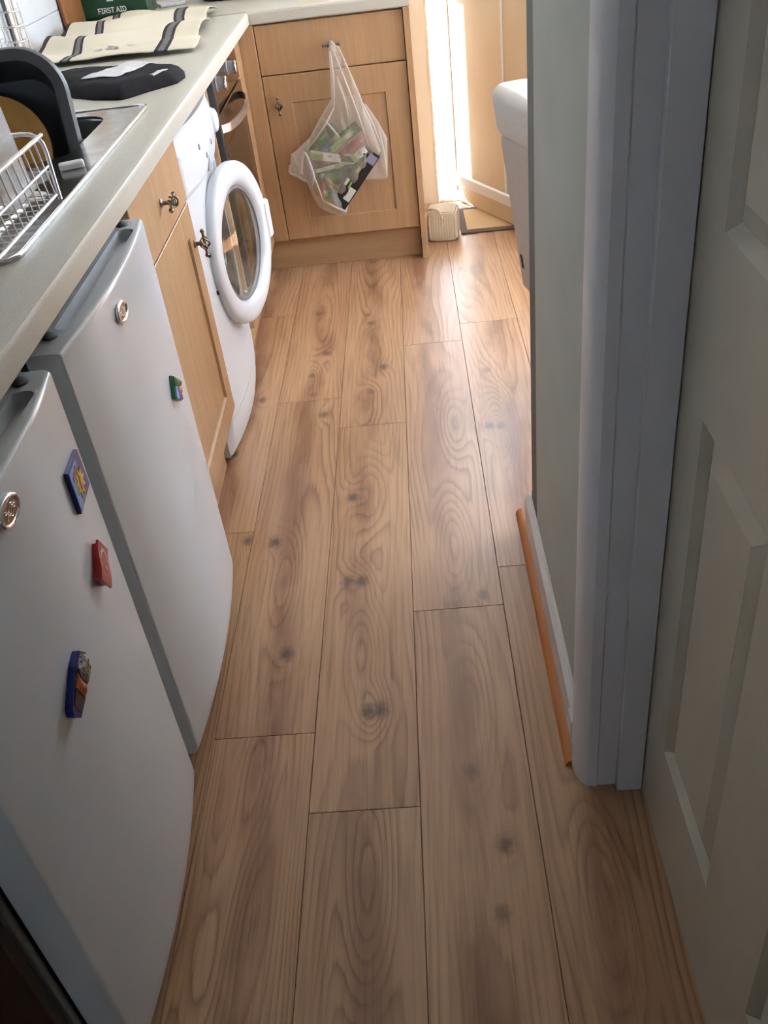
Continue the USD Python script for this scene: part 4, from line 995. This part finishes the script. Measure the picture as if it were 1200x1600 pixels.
mat('striped_cloth', stripe, [('uv.UV', 's.vector'), ('s.x', 'r.fac'), ('uv.UV', 'm.vector'), ('m.vector', 'm2.vector'), ('m2.vector', 'l.vector1'), ('l.value', 'mr.value'), ('uv.UV', 'n.vector'), ('n.fac', 'nr.value'),
     ('mr.result', 'mm.value1'), ('nr.result', 'mm.value2'), ('mm.value', 'x.fac'), ('r.color', 'x.a'), ('x.result', 'p.base_color')])
t = Thing('tea_towel', 'crumpled cream tea towel with dark woven bands on the worktop', 'towel', (-.27, 3.2, T), LEFT)
path = numbered(t.path + '/cloth')
uvs = np.vstack([UV.reshape(-1, 2)] * 2)
mm_ = usdkit.mesh(stage, path, (cl.vertices - t.off, cl.faces), MAT['striped_cloth'], smooth=True, uv=uvs)
# black oven gloves
gp = [loc_left(p) for p in ((-.86, 2.60), (-.745, 2.575), (-.700, 2.610), (-.610, 2.540), (-.548, 2.490), (-.532, 2.415), (-.540, 2.352), (-.600, 2.285), (-.645, 2.225), (-.720, 2.262), (-.800, 2.330), (-.93, 2.52))]
gpoly = Polygon(gp).buffer(.02).buffer(-.04).buffer(.02)
gh = lambda P, d: .003 + .016 * np.sqrt(np.clip(1 - (1 - np.minimum(d / .045, 1)) ** 2, 0, 1)) + .016 * meshkit.fbm(np.c_[P * 13, np.zeros(len(P))], 3, 9) * np.minimum(d / .03, 1)
t = Thing('oven_gloves', 'folded black oven gloves with a white label behind the sink', 'oven gloves', (-.26, 2.45, T), LEFT)
gm = as_tm(puff(gpoly, gh, d=.010)); gm.apply_translation([0, 0, T + .0005])
t.part('gloves', gm, 'glove_black', smooth=True)
def on_glove(pts, lift, d=.008):
    P_ = Polygon([loc_left(p) for p in pts])
    def hh(P, dd):
        return gh(P, shapely.distance(shapely.points(P), gpoly.exterior)) + lift
    m = as_tm(puff(P_, hh, lambda P, dd: hh(P, dd) - .0015, d=d)); m.apply_translation([0, 0, T + .0005])
    return m
t.part('label_band', on_glove([(-.775, 2.372), (-.690, 2.352), (-.622, 2.535), (-.690, 2.59)], .0030), 'label_white', smooth=True)
t.part('label_print', on_glove([(-.668, 2.470), (-.655, 2.466), (-.628, 2.555), (-.641, 2.562)], .0016, .004), 'print_dark')
t.part('tag', on_glove([(-.600, 2.345), (-.588, 2.335), (-.567, 2.40), (-.580, 2.41)], .0012, .004), 'label_white')
# first aid box
t = Thing('first_aid_box', 'dark green first aid box with white lettering against the tiles', 'first aid box', (-.52, 3.82, T), LEFT)
fx0, fx1, fy0, fy1, fz0, fz1 = -.648, -.385, 3.750, 3.90, T + .0005, 1.085
fa = rbox(fx0, fx1, fy0, fy1, fz0, fz1, .012); t.part('case', fa, 'case_green', smooth=30)
t.part('seam', box(fx0 - .0008, fx1 + .0008, fy0 + .07, fy0 + .074, fz0 + .012, fz1 - .012), 'gasket_black')
tx = meshkit.text_mesh('FIRST AID', .0165, .0012, True)
tv = np.asarray(tx.vertices); w_ = tv[:, 0].max()
tx.vertices = np.c_[tv[:, 0] / w_ * .106 - .574, fy0 + .0004 - tv[:, 2], tv[:, 1] + .942]
t.part('lettering', tx, 'print_white')
cxm, czm = -.520, 1.012
t.part('cross', cat(box(cxm - .034, cxm + .034, fy0 - .0008, fy0 + .001, czm - .012, czm + .012), box(cxm - .012, cxm + .012, fy0 - .0008, fy0 + .001, czm - .034, czm + .034)), 'print_white')
# wooden board leaning on the tiles
t = Thing('chopping_board', 'orange brown wooden chopping board leaning on the tiles beside the first aid box', 'chopping board', (-.636, 3.655, T), LEFT)
cbm = rbox(-.009, .009, -.085, .085, 0, .33, .008); cbm.apply_transform(trimesh.transformations.rotation_matrix(-.035, [0, 1, 0])); cbm.apply_transform(trimesh.transformations.rotation_matrix(-.12, [0, 0, 1])); cbm.apply_translation([-.636, 3.655, T + .0015])
t.part('board', cbm, 'board_wood', smooth=30)
# chrome wire caddy and the white roll beside it
t = Thing('cutlery_caddy', 'chrome cutlery caddy ringed with wire on the worktop behind the bowl', 'caddy', (-.528, 2.70, T), LEFT)
cc = np.array([-.528, 2.70])
t.part('cylinder', aim(lathe([(0, .004), (.024, .004), (.024, .20), (.022, .202), (.021, .20), (.021, .008), (0, .008)], 32), (*cc, T), (0, 0, 1)), 'chrome', smooth=30)
for z in (.0025, .05, .09, .125, .16, .195):
    k = np.linspace(0, 2 * np.pi, 33)
    t.part('ring', tube(np.c_[cc[0] + .036 * np.cos(k), cc[1] + .036 * np.sin(k), np.full(33, T + z)], .0022, 6, cap=False), 'chrome', smooth=True)
for k in range(6):
    a = k * math.pi / 3 + .3
    p = [(cc[0] + .036 * math.cos(a), cc[1] + .036 * math.sin(a), T + .002), (cc[0] + .036 * math.cos(a), cc[1] + .036 * math.sin(a), T + .197)]
    t.part('upright', tube(p, .002, 6), 'chrome', smooth=True)
t.part('base_plate', aim(lathe([(0, .0005), (.036, .0005), (.036, .004), (0, .004)], 32), (*cc, T), (0, 0, 1)), 'chrome')
t = Thing('kitchen_roll', 'white roll at the left edge behind the bowl', 'kitchen roll', (-.575, 2.50, T), LEFT)
t.part('roll', aim(lathe([(.018, .001), (.048, .001), (.050, .004), (.050, .21), (.048, .213), (.018, .213)], 40), (-.572, 2.50, T), (0, 0, 1)), 'label_white', smooth=30)
# small things at the back corner
def P_left(x, y): return loc_left((x, y))
t = Thing('folded_paper', 'folded white paper beside the first aid box', 'paper', (-.90, 3.95, T))
pp = rbox(-.05, .05, -.045, .045, .0005, .012, .004, 1); pp.apply_transform(trimesh.transformations.rotation_matrix(.4, [0, 0, 1])); pp.apply_translation([-.865, 3.955, T])
t.part('paper', pp, 'label_white', smooth=30)
t = Thing('frying_pan', 'dark frying pan at the back corner of the worktop', 'pan', (-.66, 3.99, T))
t.part('pan', aim(lathe([(0, .001), (.10, .001), (.108, .006), (.125, .045), (.127, .047), (.122, .046), (.105, .009), (0, .006)], 48), (-.645, 4.0, T), (0, 0, 1)), 'oven_black', smooth=30)
t.part('handle', tube(rounded([(-.56, 3.92, T + .04), (-.50, 3.87, T + .05), (-.40, 3.84, T + .055)], .03), .009, 10), 'oven_black', smooth=True)
for i, (x, mm, lab) in enumerate(((-.33, 'magnet_yellow', 'small yellow packet on the back worktop'), (-.27, 'magnet_orange', 'small orange packet on the back worktop'), (-.385, 'pk_lilac', 'small lilac packet on the back worktop'))):
    t = Thing('food_packet', lab, 'packet', (x, 3.75, T))
    t.part('wrapper', rbox(x - .022, x + .022, 3.735, 3.765, T + .0005, T + .10, .004, 1), mm, smooth=30)

# ------------------------------------------------------------------ knitted door stop
t = Thing('door_stop', 'cream knitted cube door stop on the floor by the end panel', 'door stop', (.107, 3.66, 0))
cube = trimesh.creation.box([1, 1, 1])
for _ in range(5):
    cube = cube.subdivide()
v = np.asarray(cube.vertices)
n_ = v / np.maximum(np.abs(v).max(1, keepdims=True), 1e-9) * .5
p4 = np.sign(v) * np.abs(v)
r4 = (np.abs(v * 2) ** 6).sum(1) ** (1 / 6)
v2 = v / r4[:, None] * 1.0
nrm = v2 / np.linalg.norm(v2, axis=1, keepdims=True)
sx = .124
big = np.argmax(np.abs(v), axis=1)
uu = np.where(big == 0, v[:, 1], v[:, 0]); ww = np.where(big == 2, v[:, 1], v[:, 2])
kn = .0016 * np.abs(np.sin(ww * 60 + 1.2 * np.sin(uu * 80))) + .0014 * np.cos(uu * 75)
edge = np.sort(np.abs(v), axis=1)[:, 1]
kn += .004 * np.exp(-((edge - .44) / .03) ** 2)
V = v2 * sx + nrm * kn[:, None]
V[:, 2] = np.maximum(V[:, 2] * .98 + .0605, .0006)
a = math.radians(-8); V = np.c_[V[:, 0] * math.cos(a) - V[:, 1] * math.sin(a) + .108, V[:, 0] * math.sin(a) + V[:, 1] * math.cos(a) + 3.705, V[:, 2]]
t.part('knitted_cover', trimesh.Trimesh(V, cube.faces, process=False), 'knit_beige', smooth=True)
lp = [(.05, 3.70, .118), (.062, 3.672, .131), (.085, 3.655, .128), (.098, 3.650, .112), (.102, 3.6385, .095)]
t.part('strap', tube(rounded(lp, .01), .0048, 8), 'knit_beige', smooth=True)
# door mat
t = Thing('door_mat', 'tan door mat with a dark border in front of the garden door', 'mat', (.42, 3.86, 0))
t.part('border', cbox(.178, .80, 3.705, 4.02, .0005, .007, .002), 'mat_brown')
t.part('pile', cbox(.205, .775, 3.735, 3.99, .006, .0095, .002), 'mat_tan')

# ------------------------------------------------------------------ white upholstered chair, its back toward the kitchen
CH0 = np.array([.212, 2.45]); cd = np.array([.26, -.966]); cd = cd / np.linalg.norm(cd)
ch_a = math.degrees(math.atan2(cd[1], cd[0]))
def CHF(p): return np.array([CH0[0], CH0[1], 0]), ch_a
ch = Thing('dining_chair', 'white leather upholstered chair with its tall back toward the kitchen', 'chair', (0, 0, 0), CHF)
# local: x along the back's width toward the viewer, y: seat direction is +y (away from the kitchen floor), z up
CW = .46
def lean(m):
    m = as_tm(m).copy(); v = np.asarray(m.vertices).copy(); v[:, 1] += .135 * (.80 - v[:, 2]); m.vertices = v; return m
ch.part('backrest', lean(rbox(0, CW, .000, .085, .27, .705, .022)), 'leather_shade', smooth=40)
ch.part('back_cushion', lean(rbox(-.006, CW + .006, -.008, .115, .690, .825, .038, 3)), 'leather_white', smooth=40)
ch.part('seat', rbox(0, CW, .10, .55, .36, .48, .03), 'leather_white', smooth=40)
for x_, y_ in ((.04, .13), (CW - .04, .13), (.04, .50), (CW - .04, .50)):
    ch.part('leg', cbox(x_ - .02, x_ + .02, y_ - .02, y_ + .02, 0, .37, .003), 'dark_wood')
ch.part('tag', lean(box(.035, .047, -.0015, .002, .345, .385)), 'gasket_black')
